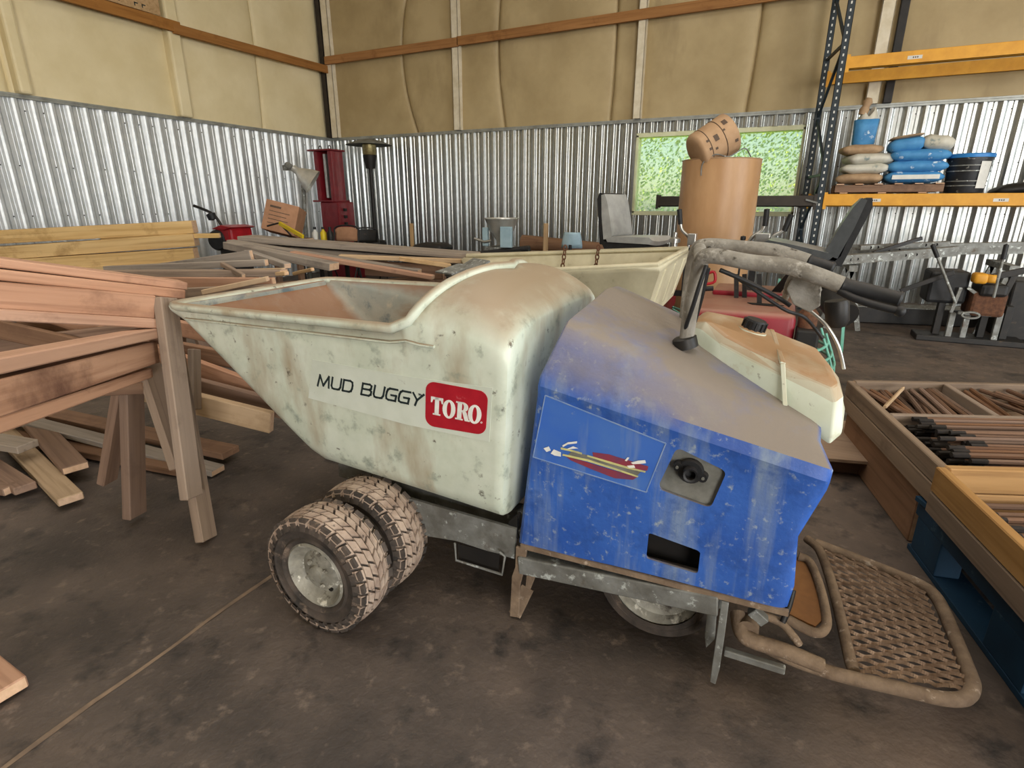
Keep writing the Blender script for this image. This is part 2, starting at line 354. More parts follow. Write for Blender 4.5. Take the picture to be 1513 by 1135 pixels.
def sheet_run(parent, a, b, back):
    u = a
    while u < b-1e-6:
        e = min(u+SW, b)
        if back and u < WX1 and e > WX0:
            # pieces above and below the window
            cuts = [u] + [c for c in (WX0, WX1) if u < c < e] + [e]
            for c0, c1 in zip(cuts, cuts[1:]):
                if c1 <= WX0+1e-6 or c0 >= WX1-1e-6: sheetcut(parent, c0, c1, 0, HW, u)
                else: sheetcut(parent, c0, c1, 0, WZ0-.03, u); sheetcut(parent, c0, c1, WZ1+.03, HW, u)
        else: sheet('corrugated_sheet', parent, u, e, 0, HW, back)
        u = e
def sheetcut(parent, c0, c1, z0, z1, ub):
    pr = corr_profile(ub, ub+SW); q = []
    def dep(u):
        for (a, da), (b, db) in zip(pr, pr[1:]):
            if a <= u <= b: return da + (db-da)*(u-a)/max(b-a, 1e-9)
        return 0
    us = [c0] + [u for u, d in pr if c0 < u < c1] + [c1]
    mb = MB(); mb.grid([[V((u, YB-dep(u), z)) for u in us] for z in (z0, z1)]); mb.build('corrugated_sheet', MT['galv'], parent)
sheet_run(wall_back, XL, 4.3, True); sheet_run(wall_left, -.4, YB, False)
# screws of the sheets
mb = MB()
for i in range(64):
    for z in (2.48, 1.85, 1.22):
        x = XL+.04+i*PITCHC
        if WX0-.05 < x < WX1+.05 and z < WZ1+.05: continue
        if random.random() < .7: mb.box((x-.007, YB-.008, z-.007), (x+.007, YB+.0, z+.007))
    y = -.36+i*PITCHC
    if y < YB:
        for z in (2.44, 1.8, 1.2):
            if random.random() < .7: mb.box((XL, y-.007, z-.007), (XL+.008, y+.007, z+.007))
mb.build('screw_heads', MT['blackmetal'], wall_back, kind='stuff')
mb = MB(); mb.box((XL, YB-.05, HW), (4.3, YB+.02, HW+.025)); mb.box((XL, YB-.05, HW-.03), (4.3, YB-.045, HW)); struct(mb.build('trim_1', MT['trimmetal'], bevel=.004))
mb = MB(); mb.box((XL-.02, -.4, HW), (XL+.05, YB-.05, HW+.025)); mb.box((XL+.045, -.4, HW-.03), (XL+.05, YB-.05, HW)); struct(mb.build('trim_2', MT['trimmetal'], bevel=.004))
# insulation panels: pillowed sheets between posts and seams
def insul(parent, pts_seams, back, mat):
    """pts_seams: list of seam functions u(z) bounding the panels"""
    for (sa, sb) in zip(pts_seams, pts_seams[1:]):
        rows = []; nz_, nu = 22, 18
        for j in range(nz_+1):
            z = HW+.02 + (HC-HW-.02)*j/nz_; r = []
            a, b = sa(z)+.006, sb(z)-.006
            for i in range(nu+1):
                k = i/nu; k = .5-.5*cos(pi*k); u = a+(b-a)*k
                d = .045*min(1, (1-abs(2*k-1)**10)) + .024*mnoise.noise(V((u*1.3, z*.9, 3.1))) + .006*mnoise.noise(V((u*6, z*3, 9)))*(1-k)
                if i in (0, nu): d = -.045
                r.append(V((u, YB+.02-d, z)) if back else V((XL-.02+d, u, z)))
            rows.append(r)
        mb = MB(); mb.grid(rows); mb.build('insulation_panel', mat, parent, smooth=60)
def c_(u): return lambda z: u
def curve(u0, amp): return lambda z: u0 + amp*sin((z-HW)/2.2*pi*.85)
insul(wall_back, [c_(XL+.02), curve(-6.55, -.28), c_(-5.62), curve(-4.72, -.12), curve(-2.82, .04), c_(-2.36), curve(-.78, .06), c_(.80), c_(2.6), c_(4.4)], True, MT['insul'])
insul(wall_left, [c_(-.4), c_(1.6), c_(4.15), c_(6.35), curve(7.9, .05), c_(YB-.1)], False, MT['insul_lit'])
def post(parent, name, x0, y0, x1, y1, mat='post'):
    mb = MB(); mb.box((x0, y0, HW+.02), (x1, y1, HC)); return mb.build(name, MT[mat], parent, bevel=.006)
for u, wd in ((XL+.22, .15), (-5.62, .13), (-2.36, .12), (.80, .15)):
    mb = MB()
    mb.box((u-wd/2, YB-.13, HW+.02), (u+wd/2, YB-.115, HC)); mb.box((u-wd/2, YB-.13, HW+.02), (u-wd/2+.012, YB+.03, HC)); mb.box((u+wd/2-.012, YB-.13, HW+.02), (u+wd/2, YB+.03, HC))
    mb.build('column', MT['post'], wall_back, bevel=.004)
mb = MB(); mb.box((.93, YB-.10, HW+.02), (1.03, YB+.0, HC)); mb.build('downpipe', MT['blackmetal'], wall_back, bevel=.01)
mb = MB(); mb.box((XL-.0, YB-.12, HW+.02), (XL+.10, YB-.02, HC)); mb.build('corner_gap_strip', MT['rackbrown'], wall_back)
for u, wd in ((6.35, .20), (4.25, .14), (1.6, .14)):
    mb = MB(); mb.box((XL-.02, u-wd/2, HW+.02), (XL+.14, u+wd/2, HC)); mb.build('column', MT['insul_lit'], wall_left, bevel=.03)
# timber rails across the posts
def rail(p0, p1, h, t_, name):
    mb = MB(); mb.bar((0,0,0), ((V(p1)-V(p0)).length, 0, 0), t_, h); o = mb.build(name, MT['girt'], bevel=.004)
    o.location = p0; d = (V(p1)-V(p0)).normalized(); o.rotation_euler = (0, -math.asin(d.z), atan2(d.y, d.x)); return struct(o)
rail((-5.55, YB-.155, 4.01), (4.2, YB-.155, 4.06), .14, .045, 'trim_3'); rail((XL+.17, YB-.155, 3.99), (-5.53, YB-.155, 4.0), .14, .045, 'trim_4')
rail((XL+.18, 6.3, 3.80), (XL+.18, YB-.05, 3.845), .135, .04, 'trim_5'); rail((XL+.18, 1.0, 3.83), (XL+.18, 6.42, 3.83), .145, .04, 'trim_6')
# window
mb = MB()
fr = .035
for a, b in (((WX0-.03, WZ0-.03), (WX1+.03, WZ0+fr)), ((WX0-.03, WZ1-fr), (WX1+.03, WZ1+.03)), ((WX0-.03, WZ0), (WX0+fr, WZ1)), ((WX1-fr, WZ0), (WX1+.03, WZ1))):
    mb.box((a[0], YB-.02, a[1]), (b[0], YB+.2, b[1]))
win = struct(mb.build('window_1', pmat('window_trim', '#dfe0bd', '#cfd0aa', rough=.5), bevel=.004))
mb = MB(); mb.box((WX0+fr, YB+.09, WZ0+fr), (WX1-fr, YB+.094, WZ1-fr)); mb.build('pane', MT['pane'], win)
# outside: ground and hedge
mb = MB(); mb.box((-14, YB+.3, -.3), (12, 40, -.05)); tag(mb.build('lawn', MT['grass']), 'green grass ground seen outside through the window', 'grass'); bpy.data.objects['lawn']['kind'] = 'stuff'
def hedge(name, n, xr, yr, zr, ms, label, sz):
    mb = MB()
    for i in range(n):
        c = V((random.uniform(*xr), random.uniform(*yr), random.uniform(*zr)*1.0)); a = V((random.gauss(0,1), random.gauss(0,1), random.gauss(0,1))).normalized(); u = a.orthogonal().normalized(); w_ = a.cross(u)
        s_ = sz*random.uniform(.6, 1.3); mb.cur = random.randrange(len(ms))
        mb.add([c-u*s_, c-w_*s_*.5, c+u*s_, c+w_*s_*.5], [(0,1,2,3)])
    o = mb.build(name, ms); o['kind'] = 'stuff'; tag(o, label, 'hedge'); return o
hedge('hedge', 30000, (-7, 3.5), (YB+2.2, YB+3.4), (.12, 3.8), [MT['leaf'], MT['leaf'], MT['leaf2']], 'sunlit green leafy hedge outside behind the window', .038)
# ------------------------------------------------------------------ THE MUD BUGGY
BUG = thing('concrete_buggy', (-.9, 1.775, 0), 'dirty concrete buggy with cream hopper and scuffed blue rear hood', 'buggy')
YN, YFAR, YC = 1.35, 2.20, 1.775
def ip(x, tab):
    for (a, b), (c, d) in zip(tab, tab[1:]):
        if x <= c: k = max(0, min(1, (x-a)/(c-a))); return b+(d-b)*k
    return tab[-1][1]
def side_y(z): return YN + .055*(.99-z)
zb_t = [(-2.11, .945), (-2.06, .90), (-1.53, .468), (-1.46, .425), (-.69, .375), (-.62, .37)]
zr_t = [(-2.11, .977), (-1.02, .988), (-.95, .965), (-.85, .93), (-.66, .89)]
zt_t = [(-1.02, 1.14), (-.86, 1.143), (-.80, 1.125), (-.74, 1.09), (-.665, 1.03)]
def hop_section(x, inset=0.0):
    zb, zr, zt = ip(x, zb_t)+inset, ip(x, zr_t), ip(x, zt_t)-inset
    k = max(0, min(1, (x+1.02)/.17)); a = k*k*(3-2*k)                    # how far the splash cover has closed
    bk = max(0, min(1, (x+.90)/.2))                                      # the cover turns boxy towards the back
    yn = side_y(zr)+inset; hgt = zr-zb; r = min(.07, hgt*.8); yb = side_y(zb)+inset
    def half(n, far):
        pts = []; NA = 14
        for i in range(NA, 0, -1):
            th = min(i/NA, a)*pi/2
            pts.append(V((x, yn+(YC-yn)*(1-max(cos(th), 0)**(2/n)), zr+(zt+far-zr)*sin(th)**(2/n))))
        for i in range(6): z = zr-(hgt-r)*i/5; pts.append(V((x, side_y(z)+inset, z)))
        for i in range(1, 5): th = i/4*pi/2; pts.append(V((x, yb+r*(1-cos(th)), zb+r*(1-sin(th)))))
        return pts
    return half(2.5+.9*bk, 0) + [V((x, 2*YC-p.y, p.z)) for p in reversed(half(2.5+3.5*bk, 0))]
xs = [-2.11, -2.09, -2.06, -1.9, -1.72, -1.56, -1.50, -1.44, -1.3, -1.15, -1.02, -.99, -.96, -.93, -.90, -.87, -.85, -.82, -.79, -.76, -.73, -.70, -.68]
rows = [hop_section(x) for x in xs] + [hop_section(-.665, .008), hop_section(-.66, .022)]
# the back leans a little: its foot stands further forward than its top
for r in rows:
    for p in r:
        if p.x > -1.0: p.x -= .035*(1-max(0, min(1, (p.z-.38)/.5)))*(p.x+1.0)/.34
mb = MB(); mb.grid(rows)
n = len(rows[0]); b0 = (len(rows)-1)*n
mb.f.append(tuple(b0+i for i in range(n))); mb.mi.append(0)
mb.f.append(tuple(range(n-1, -1, -1))); mb.mi.append(0)
hop = mb.build('hopper', [MT['hopper'], MT['hopper_in']], BUG, smooth=38, weld=.0008, solid=.018); hop.modifiers['solid'].material_offset = 1; hop.modifiers['solid'].material_offset_rim = 0
hop['label'] = 'cream plastic hopper caked with dried mortar'
# rolled rim all the way round the opening
rim = [V((x, side_y(ip(x, zr_t))-.006, ip(x, zr_t))) for x in [-2.05, -1.9, -1.7, -1.5, -1.3, -1.15, -1.05]]
arch = []
for i in range(1, 13):
    a = i/12; k = .5-sin(math.asin(1-2*a)/3); x = -1.02+.17*k
    zr, zt = ip(x, zr_t), ip(x, zt_t); yn = side_y(zr); th = a*pi/2
    arch.append(V((x, yn+(YC-yn)*(1-max(cos(th), 0)**.8), zr+(zt-zr)*sin(th)**.8+.004)))
path = [V((-2.118, YN+.06, .976)), V((-2.10, YN+.015, .977))] + rim + arch
path = path + [V((p.x, 2*YC-p.y, p.z)) for p in reversed(path[:-1])]
mb = MB(); mb.tube(path, .017, 8, closed=True); mb.build('hopper_rim', MT['hopper'], BUG, smooth=60)
mb = MB(); rib = [V((x, side_y(.955)-.004, ip(x, zr_t)-.045)) for x in (-2.02, -1.8, -1.5, -1.2, -1.06, -1.0, -.95, -.9)]
for i, dz in ((5, .004), (6, .014), (7, .03)): rib[i].z += dz + .012
mb.tube(rib, .0055, 6); mb.build('rim_bead', MT['hopper'], BUG, smooth=60)

# decals on the hopper side
P0, PN = (0, side_y(.7), .7), V((0, 1, .055)).normalized()
def sp(px, py, out=.002):
    p = atp(px, py, P0, PN); return p - PN*out
def decal(name, poly_px, mat, parent, out=.002, th=.0012, fn=None):
    mb = MB(); fn = fn or sp
    mb.prism([fn(x, y, out) for x, y in poly_px], (PN if fn is sp else HNV)*th); return mb.build(name, mat, parent)
def rrect(cs, r, seg=6):
    """rounded quad in px: corners in order, r as a fraction of the side"""
    cs = [V(c).to_2d() if len(c) == 3 else V((c[0], c[1])) for c in cs]; o = []
    for i in range(4):
        p, a, b = cs[i], cs[i-1], cs[(i+1) % 4]; u = (a-p)*r[i % 2]; w_ = (b-p)*r[(i+1) % 2]
        for k in range(seg+1):
            th = k/seg*pi/2; q = p + u*(1-sin(th)) + w_*(1-cos(th)); o.append((q.x, q.y))
    return o
film = decal('decal_film', [(462, 531), (600, 556), (728, 573), (723, 653), (600, 627), (456, 588)], MT['decalbase'], hop, .0015)
film.parent = hop
badge = decal('red_badge', rrect([(630, 562), (722, 579), (718, 643), (629, 628)], (.2, .15)), MT['red'], hop, .003)
badge['label'] = 'red badge lettered in white'
# slab letters: axes measured on the badge
o0 = sp(637, 611, .0045); ux = sp(710, 626, .0045)-o0; uz = sp(638, 585, .0045)-o0
def L2(u, v): return o0 + ux*u + uz*v
lt = MB()
def poly(pts): lt.prism([L2(u, v) for u, v in pts], PN*.001)
def ring(cx, cy, rx, ry, ix, iy, a0=0, a1=2*pi, seg=22):
    for i in range(seg):
        a, b = a0+(a1-a0)*i/seg, a0+(a1-a0)*(i+1)/seg
        poly([(cx+rx*cos(a), cy+ry*sin(a)), (cx+rx*cos(b), cy+ry*sin(b)), (cx+ix*cos(b), cy+iy*sin(b)), (cx+ix*cos(a), cy+iy*sin(a))])
poly([(.0, .86), (.25, .86), (.25, 1), (.0, 1)]); poly([(.085, 0), (.17, 0), (.17, 1), (.085, 1)]); poly([(.05, 0), (.205, 0), (.205, .08), (.05, .08)])
poly([(.0, .68), (.025, .68), (.05, .88), (.0, .9)]); poly([(.25, .68), (.225, .68), (.2, .88), (.25, .9)])
ring(.375, .47, .13, .52, .045, .40)
poly([(.545, 0), (.63, 0), (.63, 1), (.545, 1)]); poly([(.51, 0), (.66, 0), (.66, .08), (.51, .08)]); poly([(.51, .92), (.66, .92), (.66, 1), (.51, 1)])
ring(.64, .735, .115, .265, .03, .18, -pi/2, pi/2, 12); poly([(.62, .93), (.66, .93), (.66, 1), (.62, 1)]); poly([(.62, .46), (.66, .46), (.66, .56), (.62, .56)])
poly([(.64, .50), (.72, .50), (.775, .08), (.80, .08), (.80, 0), (.70, 0)])
ring(.885, .47, .13, .52, .045, .40)
ring(1.025, .10, .018, .05, .010, .03, seg=10)
lt.build('badge_lettering', MT['white'], hop)
# stroke letters MUD BUGGY
o0 = sp(470, 569.5, .0025); ux = sp(610, 597.5, .0025)-o0; uz = sp(472, 554, .0025)-o0
lt = MB()
def stroke(pts, wd=.018):
    for (a, b) in zip(pts, pts[1:]):
        pa, pb = L2(*a), L2(*b); d = (pb-pa).normalized(); q = d.cross(PN).normalized()*(wd*ux.length*.5); e = d*(wd*ux.length*.5)
        lt.prism([pa-q-e, pb-q+e, pb+q+e, pa+q-e], PN*.0008)
def letters(txt):
    G = {'M': [[(0, 0), (.12, 1), (.42, .12), (.55, .35), (.78, 1), (1, 0)][:0] or [(0, 0), (.1, 1), (.5, .1), (.9, 1), (1, 0)]],
         'U': [[(0, 1), (0, .25), (.12, .04), (.3, 0), (.7, 0), (.88, .04), (1, .25), (1, 1)]],
         'D': [[(0, 0), (0, 1), (.7, 1), (.92, .9), (1, .65), (1, .35), (.92, .1), (.7, 0), (0, 0)]],
         'B': [[(0, 0), (0, 1), (.75, 1), (.93, .9), (.93, .65), (.78, .53), (.15, .53)], [(.78, .53), (1, .4), (1, .14), (.8, 0), (0, 0)]],
         'G': [[(1, 1), (.25, 1), (.07, .88), (0, .65), (0, .3), (.08, .08), (.28, 0), (1, 0), (1, .45), (.5, .45)]],
         'Y': [[(0, 1), (.5, .45), (1, 1)], [(.5, .45), (.42, 0)]]}
    x = 0
    for c in txt:
        if c == ' ': x += .075; continue
        wd = .125 if c == 'M' else .098
        for st in G[c]: stroke([(x+u*wd, v) for u, v in st])
        x += wd+.028
letters('MUD BUGGY')
stroke([(1.035, 1.0), (1.05, 1.0)], .008); stroke([(1.0425, 1.0), (1.0425, .88)], .006); stroke([(1.056, .88), (1.056, 1.0), (1.064, .93), (1.072, 1.0), (1.072, .88)], .005)
lt.build('hopper_lettering', MT['ink'], hop)

# hood ------------------------------------------------------------
def hood_sec(k, ins=0):
    """section across at fraction k from the front (0) to the rear (1)"""
    zt = 1.015+(.785-1.015)*k; zs = .885+(.745-.885)*k; zl = .30+(.325-.30)*k + .01*sin(k*pi)
    xt = -.553+(.150+.553)*k; xs_ = -.585+(.178+.585)*k; xl = -.648+(.135+.648)*k
    def xa(z):
        if z >= zs: return xs_+(xt-xs_)*(z-zs)/max(zt-zs, 1e-6)
        return xl+(xs_-xl)*(z-zl)/(zs-zl)
    cr = .028*(1-.4*k)
    pts = [V((xt-.012*0, 1.775, zt+cr+.008)), V((xt, 1.62, zt+cr*.75)), V((xt, 1.535, zt+.012)), V((xt, 1.50, zt-.006))]
    for j in (.33, .66, 1): pts.append(V((xt+(xs_-xt)*j, 1.50-(.092*j), zt-.006+(zs-zt+.006)*j)))
    pts.append(V((xa(zs-.03), 1.398, zs-.03)))
    for z in (zs-.055, zs-.2, zs-.35, zl+.02, zl): pts.append(V((xa(z), 1.405, z)))
    far = []
    for q, p in enumerate(pts[1:]):                   # the far shoulder is squarer and stands a little higher
        up = (.034 if q < 3 else .030 if q < 4 else .02 if q < 5 else 0)*(1-k*.8)
        far.append(V((p.x, 2*YC-p.y+(.045 if 0 < q < 4 else .02 if q == 4 else 0), p.z+up)))
    full = pts + far[::-1] + [pts[0].copy()]
    return [V((p.x, p.y, p.z)) for p in full]
ks = [0, .012, .03]+[.08*i for i in range(1, 12)]+[.93, .965, .985, 1.0]
rows = []
for k in ks:
    r = hood_sec(k)
    sh = .02*max(0, 1-k/.02)**2 if k < .03 else (.022*((k-.955)/.045)**2 if k > .955 else 0)
    c = V((0, YC, .6))
    for p in r: p.y += (YC-p.y)*sh*1.2; p.z += (.6-p.z)*sh*1.2
    rows.append(r)
# the rear lower corner is torn away in a notch
for k, r in zip(ks, rows):
    for p in r:
        if k > .9: p.x -= .035*((k-.9)/.1)*max(0, 1-abs(p.z-.52)/.12)
mb = MB(); mb.grid(rows); n = len(rows[0])
mb.f.append(tuple(range(n-1, -1, -1))); mb.mi.append(0)
hood = mb.build('hood', MT['hood'], BUG, smooth=30, weld=.0005, solid=.008)
hood['label'] = 'scuffed blue plastic engine hood with dusty top'
HP0, HNV = (0, 1.405, .5), V((0, 1, 0))
def hp(px, py, out=.002): return atp(px, py, HP0, HNV) - HNV*out
# openings
def cutprism(poly_px, d0, d1):
    mb = MB(); mb.prism([hp(x, y, d0) for x, y in poly_px], HNV*(d0+d1)); return mb
md = hood.modifiers['solid']
bpy.context.view_layer.update()
me = bpy.data.meshes.new_from_object(hood.evaluated_get(bpy.context.evaluated_depsgraph_get())); hood.modifiers.clear(); hood.data = me
boolcut(hood, cutprism(rrect([(1000, 661), (1074, 697), (1050, 751), (971, 722)], (.12, .12)), .05, .06))
boolcut(hood, cutprism(rrect([(958, 787), (1035, 815), (1031, 848), (954, 825)], (.1, .08)), .05, .06))
# plate and exhaust outlet set into the upper opening
mb = MB(); mb.prism([hp(x, y, -.014) for x, y in rrect([(994, 652), (1084, 695), (1056, 760), (962, 727)], (.1, .1))], HNV*.004)
pl = mb.build('exhaust_plate', MT['plate'], BUG); pl['label'] = 'grey metal plate around the exhaust outlet'
ec = hp(1020, 697, 0)
mb = MB(); mb.lathe([(.001, .006), (.032, .006), (.034, 0), (.034, -.012)], ec+V((0, .0, 0)), (0, -1, 0), 20); mb.v = [tuple(V((p[0]+.25*(p[2]-ec.z)*0, p[1], p[2]))) for p in mb.v]
for s_ in (-1, 1): mb.lathe([(.001, .007), (.013, .007), (.014, -.012)], ec+V((s_*.032, 0, s_*-.009)), (0, -1, 0), 12)
mb.build('exhaust_flange', MT['black'], BUG, smooth=40)
mb = MB(); mb.lathe([(.013, -.01), (.013, .030), (.0185, .032), (.0185, .026), (.019, -.01)], ec, V((.15, -1, .1)), 18); mb.lathe([(.001, .006), (.013, .006)], ec, V((.15, -1, .1)), 18)
mb.build('exhaust_pipe', MT['black'], BUG, smooth=40)
mb = MB()
for s_ in (-1, 1): mb.lathe([(.001, .011), (.004, .011), (.005, 0)], ec+V((s_*.034, 0, s_*-.009)), (0, -1, 0), 6)
mb.split('flange_bolt', MT['plate'], BUG)
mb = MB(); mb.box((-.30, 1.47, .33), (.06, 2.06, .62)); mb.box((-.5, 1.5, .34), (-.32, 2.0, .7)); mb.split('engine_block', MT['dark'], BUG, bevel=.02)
# sticker on the hood side
st = decal('hood_sticker', [(806, 584), (984, 655), (955, 727), (788, 675)], MT['sticker'], hood, .0015, .0016, hp); st['label'] = 'faded rectangular sticker with a worn striped emblem'
mb = MB()
q = [(806, 584), (984, 655), (955, 727), (788, 675)]
for a, b in zip(q, q[1:]+q[:1]): mb.bar(hp(*a, .002), hp(*b, .002), .002, .003, (1, 0, 1))
mb.build('sticker_edge', MT['stedge'], hood)
def sq(u, v): return (780+u/6.677, 560+v/6.677)                      # emblem read off in its own frame
decal('emblem_red', [sq(*p) for p in [(640, 720), (800, 740), (960, 790), (1190, 860), (1180, 900), (1010, 880), (820, 830), (650, 765)]], MT['decal_worn_red'], st, .0035, .001, hp)
decal('emblem_red', [sq(*p) for p in [(370, 755), (560, 810), (820, 890), (1090, 960), (1040, 990), (860, 975), (640, 890), (430, 800)]], MT['decal_worn_red'], st, .0035, .001, hp)
decal('emblem_blue', [sq(*p) for p in [(430, 715), (620, 755), (830, 830), (1130, 900), (1080, 950), (820, 880), (600, 810), (400, 745)]], MT['plate'], st, .003, .001, hp)
for a in ([(350, 735), (600, 790), (850, 870), (1095, 955), (1085, 965), (840, 885), (590, 808), (345, 750)], [(590, 745), (830, 815), (1000, 865), (1165, 905), (1160, 918), (990, 880), (820, 832), (590, 760)],
          [(330, 670), (460, 700), (540, 725), (535, 740), (450, 715), (330, 690)]):
    decal('emblem_stripe', [sq(*p) for p in a], MT['decal_yellow'], st, .0045, .001, hp)
for a in ([(1020, 820), (1090, 800), (1160, 795), (1168, 825), (1100, 832), (1040, 835)], [(980, 850), (1050, 845), (1062, 870), (1000, 872)], [(960, 800), (985, 768), (1005, 772), (980, 806)],
          [(345, 650), (400, 620), (490, 610), (488, 630), (400, 640), (350, 668)], [(380, 690), (450, 660), (500, 680), (440, 684)], [(160, 680), (210, 660), (230, 700), (190, 715)], [(230, 730), (260, 690), (330, 720), (330, 760), (270, 750)]):
    decal('emblem_fleck', [sq(*p) for p in a], MT['white'], st, .0048, .001, hp)
# fuel tank ---------------------------------------------------------
bot = [at(x, y, Y=Y) for x, y, Y in ((1012, 503, 1.86), (1018, 517, 1.80), (1036, 531, 1.755), (1066, 550, 1.715), (1110, 576, 1.665), (1150, 599, 1.625), (1200, 629, 1.575), (1228, 648, 1.55))]
bot += [at(1245, 632, Y=1.575), V((.225, 1.80, bot[-1].z+.004)), V((.205, 2.03, bot[-1].z+.014)), V((.05, 2.10, .86)), V((-.14, 2.09, .925)), V((-.23, 2.0, .95))]
top = [V((0, 0, 0))]*len(bot)
tops = ((1022, 478, 1.885), (1027, 474, 1.845), (1042, 474, 1.80), (1070, 498, 1.755), (1108, 518, 1.71), (1148, 537, 1.665), (1200, 560, 1.62), (1228, 572, 1.60))
top = [at(x, y, Y=Y) for x, y, Y in tops] + [at(1238, 566, Y=1.62), at(1226, 540, Y=1.82), at(1206, 515, Y=2.0), at(1160, 497, Y=2.03), at(1096, 470, Y=2.03), at(1044, 460, Y=1.96)]
mid = [b_+(t_-b_)*.72 for b_, t_ in zip(bot, top)]
cb = sum(bot, V((0, 0, 0)))/len(bot)
for i, p in enumerate(mid): p += (p-cb).normalized()*.012
cc = sum(top, V((0, 0, 0)))/len(top)
top2 = [t_+(cc-t_)*.10+V((0, 0, .006)) for t_ in top]
mb = MB(); mb.grid([[b_-V((0, 0, .02)) for b_ in bot], bot, mid, top, top2], closed_u=True)
n = len(bot); b0 = 4*n; ci = len(mb.v); mb.v.append(tuple(sum(top2, V((0, 0, 0)))/n+V((0, 0, .004))))
for i in range(n): mb.f.append((b0+i, b0+(i+1) % n, ci)); mb.mi.append(0)
mb.f.append(tuple(range(n-1, -1, -1))); mb.mi.append(0)
tk = mb.build('fuel_tank', MT['tank'], BUG, smooth=35, bevel=.006); tk['label'] = 'cream plastic fuel tank with brown dust on top'
def ttop(px, py):
    a, b, c = top2[3], top2[6], top2[11]; nn = (b-a).cross(c-a).normalized(); return atp(px, py, a, nn), (nn if nn.z > 0 else -nn)
pc, pn = ttop(1110, 492)
mb = MB(); mb.lathe([(.044, -.01), (.044, .012), (.036, .016), (.001, .016)], pc, pn, 20); mb.build('filler_neck', MT['tank'], BUG, smooth=40)
mb = MB(); pr = [(.030, .012), (.034, .014), (.034, .040), (.030, .046), (.001, .046)]
mb.lathe(pr, pc, pn, 24); u = pn.orthogonal().normalized(); w_ = pn.cross(u)
for k in range(12): a = 2*pi*k/12; d = u*cos(a)+w_*sin(a); mb.bar(pc+d*.034+pn*.015, pc+d*.034+pn*.041, .008, .007, d)
mb.build('fuel_cap', MT['black'], BUG, smooth=40)
s0, _ = ttop(1140, 489); s1, _ = ttop(1156, 538)
mb = MB(); mb.bar(s0+pn*.002, s1+pn*.002, .014, .008, pn); mb.bar(s1+pn*.002, at(1160, 600, Y=1.60), .012, .006, (0, -1, .3)); mb.build('tank_seam', MT['tank'], BUG, bevel=.002)

# handle -----------------------------------------------------------
def smoothpath(pts, n=6):
    pts = [V(p) for p in pts]; o = []
    for i in range(len(pts)-1):
        p0, p1, p2, p3 = pts[max(i-1, 0)], pts[i], pts[i+1], pts[min(i+2, len(pts)-1)]
        for k in range(n):
            t_ = k/n; o.append(.5*((2*p1)+(p2-p0)*t_+(2*p0-5*p1+4*p2-p3)*t_*t_+(3*p1-p0-3*p2+p3)*t_**3))
    return o+[pts[-1]]
mb = MB(); pth = smoothpath([at(1014, 506, Y=1.70), at(1020, 460, Y=1.69), at(1030, 410, Y=1.68), at(1036, 386, Y=1.66), at(1052, 378, Y=1.645), at(1110, 388, Y=1.63), at(1160, 393, Y=1.615), at(1195, 403, Y=1.605), at(1243, 421, Y=1.60)], 8)
mb.tube(pth, .0215, 12); mb.build('handlebar', MT['mudgrey'], BUG, smooth=60)
mb = MB(); pth = smoothpath([at(1012, 478, Y=2.0), at(1020, 410, Y=2.0), at(1028, 372, Y=1.99), at(1042, 362, Y=1.98), at(1090, 365, Y=1.97), at(1140, 370, Y=1.96), at(1170, 378, Y=1.95), at(1194, 386, Y=1.94)], 8)
mb.tube(pth, .0215, 12); mb.build('handlebar', MT['mudgrey'], BUG, smooth=60)
mb = MB(); mb.tube([at(1036, 384, Y=1.66), at(1034, 372, Y=1.82), at(1034, 366, Y=1.99)], .02, 10); mb.split('cross_tube', MT['mudgrey'], BUG, smooth=60)
for a, b in (((1243, 421, 1.60), (1332, 444, 1.585)), ((1194, 386, 1.94), (1232, 398, 1.93))):
    pa, pb = at(a[0], a[1], Y=a[2]), at(b[0], b[1], Y=b[2]); d = (pb-pa).normalized()
    mb = MB(); mb.lathe([(.001, 0), (.019, 0), (.021, .004), (.0185, .012), (.0195, (pb-pa).length*.5), (.0185, (pb-pa).length-.012), (.021, (pb-pa).length-.006), (.017, (pb-pa).length), (.001, (pb-pa).length)], pa, d, 16)
    mb.build('hand_grip', MT['black'], BUG, smooth=40)
mb = MB(); mb.tube(smoothpath([at(1240, 430, Y=1.59), at(1262, 441, Y=1.575), at(1300, 453, Y=1.565), at(1330, 460, Y=1.56)], 5), .0095, 8); mb.lathe([(.001, -.012), (.012, -.008), (.014, 0), (.012, .008), (.001, .012)], at(1330, 460, Y=1.56), (1, 0, -.2), 10)
mb.build('clutch_lever', MT['black'], BUG, smooth=60)
# bracket plates under the bars
mb = MB(); mb.prism([at(x, y, Y=1.66) for x, y in ((1172, 408), (1214, 412), (1212, 452), (1196, 462), (1172, 450), (1162, 428))], (0, .012, 0))
mb.prism([at(x, y, Y=1.90) for x, y in ((1180, 392), (1206, 396), (1210, 436), (1190, 440))], (0, .012, 0)); mb.split('gusset_plate', MT['mudgrey'], BUG, bevel=.003)
mb = MB(); mb.tube(smoothpath([at(1178, 398, Y=1.64), at(1166, 418, Y=1.70), at(1160, 440, Y=1.78), at(1150, 442, Y=1.84)], 4), .010, 8); mb.tube([at(1205, 430, Y=1.66), at(1208, 428, Y=1.9)], .012, 8); mb.split('link_rod', MT['mudgrey'], BUG, smooth=60)
mb = MB(); mb.lathe([(.001, 0), (.03, 0), (.032, .01), (.03, .06), (.02, .075), (.001, .075)], at(1236, 444, Y=1.80), (.2, 0, -1), 16); mb.build('throttle_housing', MT['blackmetal'], BUG, smooth=40)
